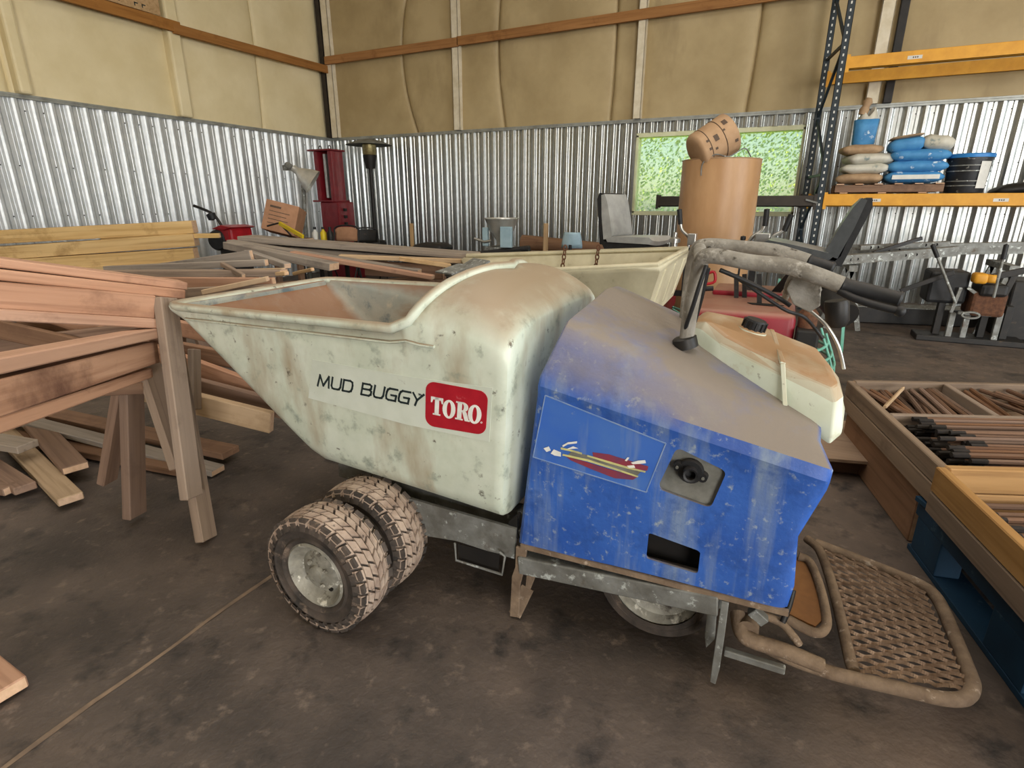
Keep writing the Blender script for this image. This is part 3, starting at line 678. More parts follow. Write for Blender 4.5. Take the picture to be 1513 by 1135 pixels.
for pts, r in (([(1048, 366, 1.95), (1066, 380, 1.80), (1090, 388, 1.75), (1130, 392, 1.72)], .005), ([(1064, 399, 1.64), (1090, 410, 1.66), (1120, 424, 1.68), (1150, 440, 1.70), (1168, 452, 1.70)], .006),
               ([(1044, 392, 1.63), (1034, 420, 1.62), (1024, 452, 1.63), (1013, 485, 1.68), (1012, 503, 1.72), (1020, 524, 1.745)], .006), ([(1046, 396, 1.68), (1036, 440, 1.70), (1026, 476, 1.75)], .007), ([(1085, 408, 1.66), (1120, 432, 1.70), (1160, 458, 1.72), (1190, 470, 1.76), (1215, 500, 1.8)], .005)):
    mb = MB(); mb.tube(smoothpath([at(x, y, Y=Y) for x, y, Y in pts], 6), r, 8); mb.build('control_cable', MT['black'], BUG, smooth=60)
mb = MB(); mb.tube(smoothpath([at(1195, 458, Y=1.74), at(1220, 480, Y=1.72), at(1238, 510, Y=1.72), at(1247, 545, Y=1.73)], 6), .005, 8); mb.build('throttle_cable', MT['chrome'], BUG, smooth=60)
mb = MB(); c_0 = at(1012, 490, Y=1.70); mb.lathe([(.001, .004), (.030, .004), (.036, 0), (.036, -.03)], c_0-V((0, 0, .02)), (-.3, -.05, 1), 14); mb.build('handle_socket', MT['blackmetal'], BUG, smooth=40)

# chassis ----------------------------------------------------------
mb = MB(); Yc = 1.47
mb.prism([at(x, y, Y=1.42) for x, y in ((598, 735), (762, 782), (760, 826), (735, 819), (676, 800), (630, 792), (612, 800))], (0, .012, 0)); mb.build('side_plate', MT['galv_dirty'], BUG)
mb = MB(); mb.bar(at(770, 830, Y=1.42), at(1062, 890, Y=1.42), .05, .062); mb.bar(V((-.66, 2.13, .26)), V((-.03, 2.13, .26)), .05, .062); mb.bar(V((-1.5, 1.55, .34)), V((-.6, 1.55, .30)), .06, .08); mb.bar(V((-1.5, 2.0, .34)), V((-.6, 2.0, .30)), .06, .08)
mb.bar(V((-.64, 1.44, .30)), V((-.64, 2.13, .30)), .05, .06); mb.bar(V((-.05, 1.44, .27)), V((-.05, 2.13, .27)), .05, .05)
mb.split('chassis_rail', MT['galv_dirty'], BUG, bevel=.004)
mb = MB(); mb.bar(at(770, 806, Y=1.405), at(1165, 906, Y=1.405), .012, .016); mb.build('hood_lip', MT['caked'], BUG)
mb = MB(); mb.tube([at(x, y, Y=1.40) for x, y in ((672, 803), (674, 828), (742, 849), (746, 822), (738, 816))], .0045, 8); mb.build('wire_latch', MT['galv_dirty'], BUG, smooth=60)
mb = MB(); mb.prism([at(x, y, Y=1.418) for x, y in ((676, 804), (738, 819), (736, 845), (678, 827))], (0, .004, 0)); mb.build('latch_pocket', MT['dark'], BUG)
mb = MB()
for pts in ([(768, 806), (764, 870), (756, 876), (752, 912), (766, 916)],):
    pass
mb.prism([at(x, y, Y=1.405) for x, y in ((762, 808), (778, 812), (775, 838), (768, 866), (766, 913), (753, 911), (756, 852), (761, 838))], (0, .01, 0))
mb.prism([at(x, y, Y=1.46) for x, y in ((782, 812), (792, 815), (791, 852), (783, 872), (776, 868), (779, 838))], (0, .01, 0))
mb.bar(at(760, 909, Y=1.41), at(780, 868, Y=1.465), .045, .008, (.3, 0, 1)); mb.split('hanging_bracket', MT['caked'], BUG, bevel=.002)
mb = MB(); mb.prism([at(x, y, Y=1.40) for x, y in ((1066, 888), (1077, 891), (1070, 945), (1063, 990), (1057, 1012), (1049, 1008), (1052, 985))], (0, .012, 0)); mb.prism([at(x, y, Y=1.47) for x, y in ((1046, 888), (1060, 892), (1056, 945), (1043, 958), (1041, 940))], (0, .012, 0)); mb.split('rear_stand', MT['galv_dirty'], BUG, bevel=.002)

# wheels -----------------------------------------------------------
def wheel(name, c, R, W, rimR, parent, tread=True, seg=44, label=None):
    c = V(c); wroot = bpy.data.objects.new(name, None); wroot.empty_display_size = .05; COL.objects.link(wroot); wroot.parent = parent; wroot.location = c-V(parent.location)
    if label: wroot['label'] = label
    h = W/2
    mb = MB(); prof = [(rimR+.004, -h+.03), (rimR+.010, -h+.012), (rimR+.026, -h+.001), (rimR+.032, -h+.008), (rimR+.05, -h+.005), (R-.05, -h+.0), (R-.028, -h+.006), (R-.016, -h+.022), (R-.012, 0), (R-.016, h-.022), (R-.028, h-.006), (R-.05, h), (rimR+.03, h-.006), (rimR+.004, h-.03)]
    mb.lathe(prof, (0, 0, 0), (0, 1, 0), seg); mb.build('tyre', MT['tyre'], wroot, smooth=45, local=True)
    if tread:
        mb = MB(); nb = 28
        def sp_(a, y, r): return V((r*cos(a), y, r*sin(a)))
        def rad(y): return R-.012 - .010*(abs(y)/h)**2.5*1.6
        def blk(pts, hgt):
            """pts: outline (angle, y) of one tread block"""
            lo = [sp_(a, y, rad(y)-.004) for a, y in pts]; hi = [sp_(a, y, rad(y)+hgt) for a, y in pts]
            k = len(pts); mb.add(lo+hi, [tuple(range(k, 2*k))]+[(i, (i+1) % k, k+(i+1) % k, k+i) for i in range(k)])
        st_ = 2*pi/nb
        for i in range(nb):
            a = i*st_
            for s_ in (-1, 1):
                o = a + (st_*.5 if s_ > 0 else 0); wv = st_*.40; sh = st_*.62
                # zigzag lug: centre arm, step, shoulder arm
                for (y0, y1, a0, a1) in ((.002, .022, 0, sh*.55), (.0255, .046, sh*.15, sh*.75), (.0495, h-.002, sh*.4, sh*.7)):
                    blk([(o+a0-wv, s_*y0), (o+a1-wv, s_*y1), (o+a1+wv, s_*y1), (o+a0+wv, s_*y0)], .009)
                # shoulder lugs that run down the sidewall
                aa = o+sh*.6; p0 = [sp_(aa+k*wv*.85, s_*(h-.006), R-.006) for k in (-1, 1)]; p1 = [sp_(aa+k*wv*.6, s_*(h+.004), R-.045) for k in (-1, 1)]; q0 = [sp_(aa+k*wv*.85, s_*(h-.028), R-.014) for k in (-1, 1)]; q1 = [sp_(aa+k*wv*.6, s_*(h-.012), R-.045) for k in (-1, 1)]
                mb.cur = 1; mb.add(p0+p1+q0+q1, [(0, 1, 3, 2), (0, 4, 5, 1), (0, 2, 6, 4), (1, 5, 7, 3)]); mb.cur = 0
        mb.build('tread', [MT['tread'], MT['tyre']], wroot, local=True, kind='stuff')
    mb = MB(); prof = [(rimR+.012, -h+.012), (rimR+.004, -h+.006), (rimR-.006, -h+.016), (rimR-.012, -h+.03), (rimR*.72, -h+.040), (rimR*.55, -h+.026), (rimR*.30, -h+.024), (rimR*.26, -h+.012), (rimR*.10, -h+.008), (.001, -h+.008)]
    mb.lathe(prof, (0, 0, 0), (0, 1, 0), 32); mb.build('rim', MT['rim'], wroot, smooth=40, local=True)
    mb = MB()
    for k in range(4):
        a = 2*pi*k/4+.5; p = V((rimR*.42*cos(a), -h+.022, rimR*.42*sin(a))); mb.lathe([(.007, 0), (.007, .010), (.001, .011)], p, (0, -1, 0), 6)
    mb.split('wheel_nut', MT['rim'], wroot, local=True)
    mb = MB(); p = V((rimR*.66*cos(.9), -h+.034, rimR*.66*sin(.9))); mb.lathe([(.001, 0), (.016, 0), (.017, -.004)], p, (0, -1, 0), 12)
    p = V((rimR*.62*cos(-.9), -h+.030, rimR*.62*sin(-.9))); mb.lathe([(.001, 0), (.009, 0), (.010, -.004)], p, (0, -1, 0), 10); mb.split('rim_hole', MT['dark'], wroot, local=True)
    return wroot
wheel('drive_wheel', (-1.22, 1.150, .213), .213, .15, .105, BUG, label='dusty outer drive wheel with a mortar splashed rim')
wheel('drive_wheel', (-1.22, 1.352, .213), .213, .15, .105, BUG, label='dusty inner drive wheel behind the outer one')
wheel('drive_wheel', (-1.22, 2.198, .213), .213, .15, .105, BUG); wheel('drive_wheel', (-1.22, 2.40, .213), .213, .15, .105, BUG)
wheel('steer_wheel', (-.225, 1.585, .19), .19, .11, .135, BUG, tread=False, label='smooth rear wheel with a pale caked disc')
wheel('steer_wheel', (-.225, 1.98, .19), .19, .11, .135, BUG, tread=False)
mb = MB(); mb.tube([(-1.22, 1.12, .213), (-1.22, 2.42, .213)], .03, 12); mb.tube([(-.20, 1.55, .19), (-.20, 2.03, .19)], .02, 10); mb.bar((-1.22, 1.55, .213), (-1.22, 1.55, .33), .08, .05, (0, 1, 0)); mb.bar((-1.22, 2.0, .213), (-1.22, 2.0, .33), .08, .05, (0, 1, 0)); mb.bar((-.2, 1.77, .19), (-.2, 1.77, .3), .06, .05, (0, 1, 0)); mb.split('axle', MT['caked'], BUG, smooth=40)

# operator platform --------------------------------------------------
ZP = .13
def pz(x, y, z=ZP): return at(x, y, Z=z)
fr = [pz(1100, 938, .155), pz(1150, 965, .14), pz(1200, 985), pz(1250, 1000), pz(1330, 1018), pz(1390, 1032), pz(1425, 1032), pz(1437, 1016), pz(1432, 995), pz(1408, 935), pz(1385, 885), pz(1362, 866), pz(1330, 852), pz(1270, 828), pz(1205, 803)]
fr = smoothpath(fr, 5)
mb = MB(); mb.tube(fr, .019, 12); mb.tube(smoothpath([pz(1192, 796), pz(1210, 812), pz(1225, 850), pz(1240, 905), pz(1256, 975), pz(1262, 992)], 4), .016, 10); mb.split('platform_frame', MT['caked'], BUG, smooth=60)
gc = [pz(1216, 808), pz(1260, 990), pz(1432, 1020), pz(1362, 868)]                # inner corners: front far, front near, rear near, rear far
mb = MB(); NR, NS = 27, 9
def gq(u, v): return gc[0].lerp(gc[1], v).lerp(gc[3].lerp(gc[2], v), u)
for i in range(NR+1):                              # strands of raised expanded metal, bonded to their neighbours in turn
    pts = []
    for j in range(NS*6+1):
        ph = j/6*pi; wv = cos(ph)*(1 if i % 2 else -1)
        v = (i + .5*wv*.80)/NR; p = gq(j/(NS*6), max(0, min(1, v))); p.z += .006*cos(ph+.6)*(1 if i % 2 else -1)
        pts.append(p)
    for a, b in zip(pts, pts[1:]): mb.bar(a, b, .0034, .0098, (0, .75, 1))
mb.build('grate', MT['grate'], BUG, kind='stuff')
mb = MB(); mb.tube(smoothpath([pz(1180, 822, .24), pz(1197, 832, .235), pz(1212, 870, .225), pz(1221, 915, .215), pz(1216, 932, .21), pz(1200, 934, .21), pz(1165, 916, .215)], 4), .014, 10); mb.build('step_frame', MT['caked'], BUG, smooth=60)
mb = MB(); mb.prism([pz(1172, 822, .225), pz(1194, 836, .225), pz(1208, 872, .22), pz(1215, 918, .21), pz(1204, 928, .21), pz(1166, 910, .21)], (0, 0, .006)); st_ = mb.build('step_plate', pmat('rusty_step', '#96693f', '#7e5634', scale=10, rough=.8, spots=('#5a3c26', 8, .6, .75)), BUG); st_['label'] = 'rusty orange step plate'
mb = MB(); mb.tube(smoothpath([pz(1090, 905, .22), pz(1096, 935, .19), pz(1115, 948, .18), pz(1160, 962, .16), pz(1215, 985, .14)], 4), .022, 10); mb.lathe([(.001, -.02), (.03, -.02), (.03, .02), (.001, .02)], pz(1105, 925, .2), (0, 1, 0), 14)
mb.tube(smoothpath([pz(1110, 905, .23), pz(1150, 918, .21), pz(1172, 940, .19), pz(1180, 952, .17)], 4), .012, 8); mb.split('pivot_arm', MT['caked'], BUG, smooth=60)
mb = MB(); mb.bar(pz(1070, 962, .12), pz(1160, 990, .12), .02, .022); mb.bar(pz(1110, 900, .25), pz(1130, 918, .22), .03, .03); mb.split('tie_bar', MT['galv_dirty'], BUG, bevel=.003)
mb = MB(); mb.tube(smoothpath([pz(1172, 872, .30), pz(1166, 895, .26), pz(1156, 920, .22)], 3), .008, 8); mb.build('hose', MT['black'], BUG, smooth=60)
mb = MB(); mb.prism([at(x, y, Y=1.43) for x, y in ((752, 770), (764, 762), (764, 795), (758, 802), (750, 790))], (0, .02, 0)); mb.tube(smoothpath([at(768, 758, Y=1.44), at(762, 775, Y=1.44), at(766, 795, Y=1.44)], 4), .006, 8); mb.split('hopper_latch', MT['blackmetal'], BUG)
# ------------------------------------------------------------------ boards
def board(label, p0, p1, w, t, mat, upv=(0, 0, 1), group=None, name='board', cat='board', parent=None, end='end'):
    """plank from p0 to p1 (its centre line); w measured along upv, t across"""
    p0, p1 = V(p0), V(p1); L = (p1-p0).length; ax = (p1-p0)/L; u = V(upv); u = (u-ax*u.dot(ax)).normalized(); r = u.cross(ax)
    b = MB(); b.box((0, -t/2, -w/2), (L, t/2, w/2)); b.mi = [0, 0, 0, 1, 0, 1]
    me_o = b.build(name, [MT[mat], MT[end]], None, bevel=min(.004, t*.12), bseg=1)
    mm = M.Identity(4)
    for i in range(3): mm[i][0], mm[i][1], mm[i][2], mm[i][3] = ax[i], r[i], u[i], p0[i]
    if parent is not None:
        me_o.parent = parent; mm.translation = mm.translation-V(parent.location)
    me_o.matrix_local = mm
    if parent is None: tag(me_o, label, cat, group)
    elif label: me_o['label'] = label
    return me_o
def A(x, y, D): return at(x, y, D=D)
def faceup(p0, p1, pt):
    """vector in the board's visible face, at right angles to its length, from a point on its upper edge"""
    return (V(pt)-V(p0))
def pboard(label, a, b, da, db, w, t, mat, ext=(0, 0), tilt=None, group=None, **kw):
    """board whose centre line runs from pixel a at depth da to pixel b at depth db, lengthened by ext at its ends"""
    p0, p1 = A(a[0], a[1], da), A(b[0], b[1], db); d = (p1-p0).normalized()
    return board(label, p0-d*ext[0], p1+d*ext[1], w, t, mat, tilt or (0, 0, 1), group, **kw)
G1 = 'reddish boards of the upper leaning stack at the left'
pboard('topmost thin reddish board of the upper stack at the left, notched near its end', (0, 387), (270, 421), 1.90, 2.30, .030, .14, 'lum_red', (.35, 0), group=G1)
pboard('second thin reddish board from the top of the upper stack at the left', (0, 404), (267, 433), 1.89, 2.28, .036, .14, 'lum_red', (.35, 0), group=G1)
pboard('wide reddish board standing on edge in the middle of the upper stack at the left', (0, 434), (225, 451), 1.88, 2.18, .088, .13, 'lum_red', (.35, 0), group=G1)
pboard('lowest board of the upper reddish stack, just above the gap', (0, 462), (227, 475), 1.87, 2.20, .038, .14, 'lum_red', (.35, 0), group=G1)
G2 = 'reddish boards of the lower stack running towards the camera at the left'
pboard('top board of the lower reddish stack, with dark notches along its upper edge', (0, 536), (226, 491), 1.36, 2.22, .038, .10, 'lum_red', (.3, 0), group=G2)
pboard('wide reddish board on edge in the middle of the lower stack at the left', (0, 581), (214, 521), 1.36, 2.20, .086, .10, 'lum_red', (.3, 0), group=G2)
pboard('bottom board of the lower reddish stack above the loose planks on the floor', (0, 620), (205, 552), 1.36, 2.20, .038, .10, 'lum_red', (.3, 0), group=G2)
# sawhorse of doubled planks that carries both stacks
SH = thing('sawhorse', (-2.2, 1.4, 0), 'crude sawhorse of doubled dusty planks under the reddish stacks', 'sawhorse')
def leg(a, b, da, db, w, t, tilt, mat='lum_dirt', label=None, ext=(0, 0)):
    p0, p1 = A(a[0], a[1], da), A(b[0], b[1], db); d = (p1-p0).normalized()
    return board(label, p0-d*ext[0], p1+d*ext[1], w, t, mat, tilt, parent=SH, name='leg')
RTV = (-.35, 1, 0)
leg((244, 440), (283, 735), 2.17, 2.24, .092, .038, RTV); leg((256, 520), (305, 797), 2.29, 2.33, .090, .04, RTV)
leg((212, 520), (268, 690), 2.30, 2.34, .10, .038, RTV); leg((194, 560), (199, 762), 2.34, 2.46, .10, .04, RTV, 'lum_brown'); leg((182, 570), (158, 712), 2.42, 2.56, .085, .038, RTV, 'lum_brown')
board(None, A(236, 472, 2.35), A(236, 472, 2.35)+V((-.9, .35, -.0)), .09, .04, 'lum_brown', parent=SH, name='cross_beam')
board(None, A(215, 572, 2.28), A(215, 572, 2.28)+V((-.5, -.35, .0)), .05, .04, 'lum_brown', parent=SH, name='cross_beam')
# loose planks on the floor under the stacks
def fb(label, a, b, za, zb, w, t, mat, ext=(0, 0), up=(0, 0, 1), end='end'):
    p0, p1 = at(a[0], a[1], Z=za), at(b[0], b[1], Z=zb); d = (p1-p0).normalized()
    # flat on the floor: width lies across, thickness up
    return board(label, p0-d*ext[0], p1+d*ext[1], t, w, mat, up, None, end=end)
fb('light tan plank on the floor with its sawn end towards the camera', (35, 668), (105, 738), .05, .045, .10, .038, 'lum_tan', (.5, 0))
fb('short grey plank with a chamfered end on top of the loose planks', (-30, 648), (42, 660), .17, .15, .11, .04, 'lum_grey', (.4, 0), end='lum_grey')
fb('brown plank lying beside the light tan plank on the floor', (55, 630), (112, 692), .10, .085, .11, .038, 'lum_brown', (.5, 0))
fb('dark brown plank behind the short pale-ended one on the floor', (-10, 690), (38, 722), .05, .045, .09, .038, 'lum_brown', (.4, 0), end='lum_brown')
fb('plank at the left frame edge with a pale sawn end on the floor', (-40, 712), (20, 722), .045, .045, .09, .04, 'lum_brown', (.4, 0))
fb('long thin plank running behind the brown sawhorse legs on the floor', (50, 625), (300, 690), .12, .03, .09, .034, 'lum_grey', (.6, .1))
fb('lower long plank on the floor behind the sawhorse legs', (20, 645), (255, 690), .05, .03, .10, .04, 'lum_brown', (.6, .1))
fb('dark plank at the back of the floor pile under the lower stack', (20, 600), (300, 660), .10, .06, .12, .04, 'lum_brown', (.6, .2), end='lum_brown')
fb('pale pinkish plank corner on the floor at the lower left frame edge', (-60, 965), (10, 1025), .03, .03, .10, .04, 'lum_red', (.3, 0))
# boards seen in the gap between the two stacks
pboard('dark board sloping down behind the gap between the two reddish stacks', (-20, 482), (150, 520), 2.7, 2.9, .09, .04, 'lum_brown', (.4, .1))
pboard('brown board crossing the gap between the stacks, higher end to the right', (20, 512), (215, 488), 2.8, 3.0, .09, .04, 'lum_brown', (.4, .1))
pboard('darkest board low in the gap between the two reddish stacks', (-20, 512), (90, 535), 3.0, 3.0, .09, .04, 'lum_brown', (.3, .1))
# boards stacked behind the hopper's front slope
G3 = 'boards stacked behind the front of the hopper'
pboard('light tan plank ending under the hopper slope, lowest of the boards there', (290, 596), (402, 624), 2.75, 2.72, .11, .04, 'lum_tan', (1.0, 0), group=G3)
pboard('brown knotty plank second from the bottom behind the hopper slope', (285, 570), (400, 600), 2.95, 2.95, .10, .04, 'lum_brown', (1.0, .1), group=G3)
pboard('reddish plank third from the bottom behind the hopper slope', (283, 540), (380, 575), 3.05, 3.05, .09, .04, 'lum_red', (1.0, .1), group=G3)
pboard('brown plank fourth from the bottom behind the hopper slope', (283, 520), (360, 535), 3.15, 3.15, .09, .04, 'lum_brown', (1.0, .2), group=G3)
pboard('reddish brown plank near the hopper tip, topmost behind the slope', (275, 487), (340, 500), 3.2, 3.2, .09, .04, 'lum_red', (1.0, .3), group=G3)
pboard('short upright batten beside the leg, behind the hopper tip', (287, 522), (288, 590), 2.68, 2.68, .06, .03, 'lum_dirt', (.02, .05), tilt=RTV, group=G3)
# yellow treated timbers by the left wall
G4 = 'yellow treated timbers stacked by the left wall'
for i, (yl, yr, xr, lab) in enumerate(((350, 335, 288, 'topmost yellow treated timber of the stack by the left wall'), (374, 354, 290, 'second yellow treated timber from the top of the stack'), (394, 375, 290, 'third yellow treated timber from the top, darker with a knot'), (413, 393, 280, 'fourth yellow treated timber, partly under the grey planks'), (432, 412, 270, 'lowest yellow treated timber seen behind the reddish stack'))):
    pboard(lab, (0, yl), (xr, yr), 5.9, 6.3, .135, .20, 'lum_yel', (1.2, 0), group=G4)
pboard('thin yellow batten sticking out past the end of the yellow timbers', (150, 351), (325, 348), 6.1, 6.3, .05, .06, 'lum_yel', (0, 0), group=G4)
# mixed pile between the yellow timbers and the hopper
G5 = 'weathered planks of the tangled pile behind the hopper'
W_ = (0, 0, 1)
pboard('long pale grey plank lying on top of the pile, in front of the cardboard box', (363, 352), (706, 378), 5.3, 5.1, .05, .28, 'lum_grey', group=G5)
pboard('grey plank under the long top plank of the pile', (366, 363), (690, 386), 5.35, 5.15, .045, .24, 'lum_grey', group=G5)
pboard('grey plank with a pale sawn end, sloping down to the right in the pile', (338, 362), (494, 394), 4.8, 4.5, .06, .13, 'lum_grey', group=G5)
pboard('grey plank beside it, second sloping one under the top plank', (340, 358), (620, 402), 5.0, 4.7, .045, .10, 'lum_grey', group=G5)
pboard('thin reddish strip sloping down to the right in the pile', (432, 374), (640, 410), 4.7, 4.5, .035, .08, 'lum_red', group=G5)
pboard('yellowish batten under the right end of the top plank', (502, 379), (690, 386), 4.9, 4.95, .035, .09, 'lum_tan', group=G5)
pboard('short tan batten below the right end of the long grey plank', (590, 382), (666, 393), 4.7, 4.8, .035, .08, 'lum_tan', group=G5)
pboard('dark brown wide board standing on edge at the right of the pile', (540, 396), (655, 402), 5.0, 4.95, .13, .05, 'lum_brown', group=G5)
pboard('dark grey plank with an orange sawn end, highest on the left of the pile', (200, 402), (372, 377), 4.4, 4.2, .075, .045, 'lum_grey', (.3, 0), group=G5)
pboard('grey plank below it with a small square orange end', (205, 396), (394, 388), 4.3, 4.1, .05, .05, 'lum_grey', (.3, 0), group=G5)
pboard('pale narrow plank lying across the middle of the pile', (392, 382), (425, 393), 4.2, 4.05, .04, .06, 'lum_grey', (.25, 0), group=G5)
pboard('dusty brown plank with a pinkish end nearest the hopper rim', (200, 404), (420, 403), 4.1, 3.9, .045, .10, 'lum_dirt', (.3, 0), group=G5)
pboard('thin crossing batten sloping over the dusty brown plank', (328, 390), (360, 408), 4.0, 3.85, .03, .03, 'lum_dirt', group=G5)
pboard('reddish brown board on edge just above the hopper rim at the left', (205, 418), (385, 419), 3.7, 3.5, .075, .04, 'lum_red', (.5, .1), group=G5)
pboard('lowest dusty plank behind the hopper rim at the left', (270, 433), (390, 428), 3.5, 3.3, .06, .05, 'lum_dirt', (.4, .2), group=G5)
pboard('short tan stick poking up over the hopper rim at the left', (300, 432), (396, 412), 3.3, 3.3, .03, .05, 'lum_tan', group=G5)
pboard('small pale stick end crossing the grey planks above the rim', (445, 402), (462, 398), 4.0, 3.9, .025, .03, 'lum_tan', (.1, 0), group=G5)
for i, (x, y, D) in enumerate(((419, 399, 3.9), (424, 404, 3.85))):
    pboard(['short pale block with a bright sawn end under the pinkish one', 'lowest short pale block with a bright end by the hopper rim'][i], (x-45, y+1), (x, y), D+.1, D, .028, .045, 'lum_tan', group=G5)
# cribbing that carries the pile
for i, (x, y, D, lab) in enumerate(((400, 420, 5.0, 'timber trestle under the tangled plank pile, left'), (600, 412, 5.2, 'timber trestle under the tangled plank pile, right'))):
    pt = A(x, y, D); T = thing('trestle', (pt.x, pt.y, 0), lab, 'trestle')
    board(None, pt+V((-.5, -.9, -.05)), pt+V((.1, .5, -.05)), .09, .09, 'lum_brown', parent=T, name='top_beam')
    for s_ in (-.6, .3):
        q = pt+V((s_*.43-.1, s_, -.05))
        for e in (-.2, .2): board(None, V((q.x+e, q.y, 0)), V((q.x+e*.2, q.y, q.z)), .09, .04, 'lum_brown', (0, 1, 0), parent=T, name='leg')

# ------------------------------------------------------------------ stake crates on the blue pallet
CF, CN = at(1257, 562, Z=.42), at(1513, 795, Z=.42)                     # left rim line
dl = (CN-CF).normalized(); dr = (at(1500, 567, Z=.42)-at(1300, 563, Z=.42)).normalized(); dn = V((0, 0, 1))
def crate(name, label, o, ll, lr, tiers, mat, div=()):
    c = thing(name, (o.x, o.y, 0), label, 'crate'); th = .035; z0 = o.z
    for k, hgt in enumerate(tiers):
        zc = z0-hgt/2; z0 -= hgt
        up = V((0, 0, zc-o.z))
        board(None, o+up, o+up+dl*ll, hgt-.004, th, mat if k == 0 else 'crate', parent=c, name='side_board')
        board(None, o+up+dr*lr, o+up+dr*lr+dl*ll, hgt-.004, th, mat, parent=c, name='side_board')
        board(None, o+up+dr*th*.6, o+up+dr*(lr-th*.6), hgt-.004, th, mat, parent=c, name='end_board')
        board(None, o+up+dl*ll+dr*th*.6, o+up+dl*ll+dr*(lr-th*.6), hgt-.004, th, mat, parent=c, name='end_board')
    for (a, b) in div: board(None, o+a-V((0, 0, tiers[0]*.5)), o+b-V((0, 0, tiers[0]*.5)), tiers[0]-.01, .03, 'lum_dirt', parent=c, name='divider')
    b = MB(); q = V((o.x, o.y, z0)); b.prism([q, q+dl*ll, q+dl*ll+dr*lr, q+dr*lr], (0, 0, .012)); b.build('bottom_sheet', MT['ply'], c)
    return c
LA = (at(1390, 690, Z=.42)-CF).length
crate('stake_crate', 'weathered wooden crate of rusty stakes, divided into compartments, at the right', CF, LA, 1.75, (.085, .085), 'crate', [(dr*.50, dr*.50+dl*LA*.47), (dl*LA*.47+dr*.02, dl*LA*.47+dr*1.73)])
OB = at(1391, 689, Z=.445)
crate('stake_crate', 'newer orange wooden crate of dark stakes at the right frame edge', OB, 1.1, 1.6, (.10, .085), 'lum_orange')
bpl = thing('blue_pallet', (1.1, 2.3, 0), 'blue painted pallet on the floor under the stake crates', 'pallet')
z_ = .42-.17
for k in (.02, .5, .98):
    o = V((CF.x, CF.y, 0))+dr*1.7*k + dl*1.0; bb = MB(); bb.bar(o+V((0, 0, .195)), o+dl*1.3+V((0, 0, .195)), .09, .06); bb.build('stringer', MT['bluepallet'], bpl, bevel=.004)
    for q in (.02, .56, 1.08): bb = MB(); bb.bar(o+dl*q+V((0, 0, .094)), o+dl*(q+.2)+V((0, 0, .094)), .085, .14); bb.build('block', MT['bluepallet'], bpl, bevel=.004)
for k in range(7):
    o = V((CF.x, CF.y, z_-.013))+dl*(1.06+.2*k); bb = MB(); bb.bar(o-dr*.02, o+dr*1.75, .12, .02); bb.build('deck_board', MT['bluepallet'], bpl, bevel=.002)
for k in (.03, .5, .98): o = V((CF.x, CF.y, .012))+dr*1.7*k+dl*1.0; bb = MB(); bb.bar(o, o+dl*1.3, .12, .022); bb.build('base_board', MT['bluepallet'], bpl, bevel=.002)
st2 = thing('wood_skid', (.75, 3.4, 0), 'dark timber skid under the far end of the weathered crate', 'skid')
for k in (.03, .5, .97):
    o = V((CF.x, CF.y, z_*.5))+dr*1.7*k; board(None, o+dl*.02, o+dl*.95, z_-.004, .08, 'lum_brown', parent=st2, name='runner')
# stakes
bm_ = MB(); bm_.lathe([(.001, 0), (.0105, .0), (.0115, .05), (.011, .85), (.010, .93), (.003, 1.0)], (0, 0, 0), (1, 0, 0), 7); STK = bm_.build('form_stake', MT['stake'], None, smooth=50)
bm_ = MB(); bm_.lathe([(.001, -.002), (.0115, -.002), (.0122, .055), (.0112, .06)], (0, 0, 0), (1, 0, 0), 7); TIP = bm_.build('dark_tip', MT['tar'], None, smooth=50)
proto = [True]
def stake(p0, p1, label, group, tip=False, mat=None, r=1):
    o = STK if proto[0] else STK.copy()
    if proto[0]: proto[0] = False
    else: COL.objects.link(o)
    p0, p1 = V(p0), V(p1); d = p1-p0; L = d.length; d.normalize(); u = V((0, 0, 1)); u = (u-d*u.dot(d)).normalized(); q = u.cross(d); mm = M.Identity(4)
    for i in range(3): mm[i][0], mm[i][1], mm[i][2], mm[i][3] = d[i]*L, q[i]*r, u[i]*r, p0[i]
    o.matrix_world = mm; tag(o, label, 'stake', group)
    if tip:
        t_ = TIP if TIP.parent is None else TIP.copy()
        if t_ is not TIP: COL.objects.link(t_)
        t_.parent = o; t_.scale = (1/L, 1, 1)
    return o
zt = .42
for i in range(48):                                # far left compartment: stakes run away from the camera
    a = random.uniform(.03, .47); z = zt-.035-random.random()**1.5*.10; sk = random.uniform(-.10, .10)
    stake(CF+dr*a+dl*.03+V((0, 0, z-zt)), CF+dr*min(.48, max(.02, a+sk))+dl*(LA*.44)+V((0, 0, z-zt-random.uniform(0, .02))), 'rusty stake in the far left compartment of the weathered crate', 'stakes in the far left compartment')
pp = stake(at(1307, 602, Z=.415), at(1336, 572, Z=.415), 'pale stick lying across the far left compartment of the weathered crate', None, r=.8); pp.data = pp.data.copy(); pp.data.materials[0] = MT['lum_tan']
for i in range(26):                                # far right compartment
    a = random.uniform(.54, 1.2); z = zt-.03-random.random()**1.5*.10
    stake(CF+dr*a+dl*.03+V((0, 0, z-zt)), CF+dr*(a+random.uniform(-.05, .25))+dl*(LA*.44)+V((0, 0, z-zt)), 'rusty stake in the far right compartment beyond the divider', 'stakes in the far right compartment')
for i in range(96):                                # front compartment: long stakes lying across
    v = random.uniform(.50, .955); z = zt-.008-random.random()**1.4*.13+.02*(1-abs(v-.73)/.23); u0 = .04+random.random()*.13+(v-.5)*.10
    stake(CF+dl*LA*v+dr*u0+V((0, 0, z-zt)), CF+dl*LA*min(.96, max(.49, v+random.uniform(-.02, .02)))+dr*1.65+V((0, 0, z-zt+random.uniform(-.01, .01))), 'long rusty stake with a black tarred tip in the front compartment', 'tarred stakes in the front compartment', tip=True, r=.92)
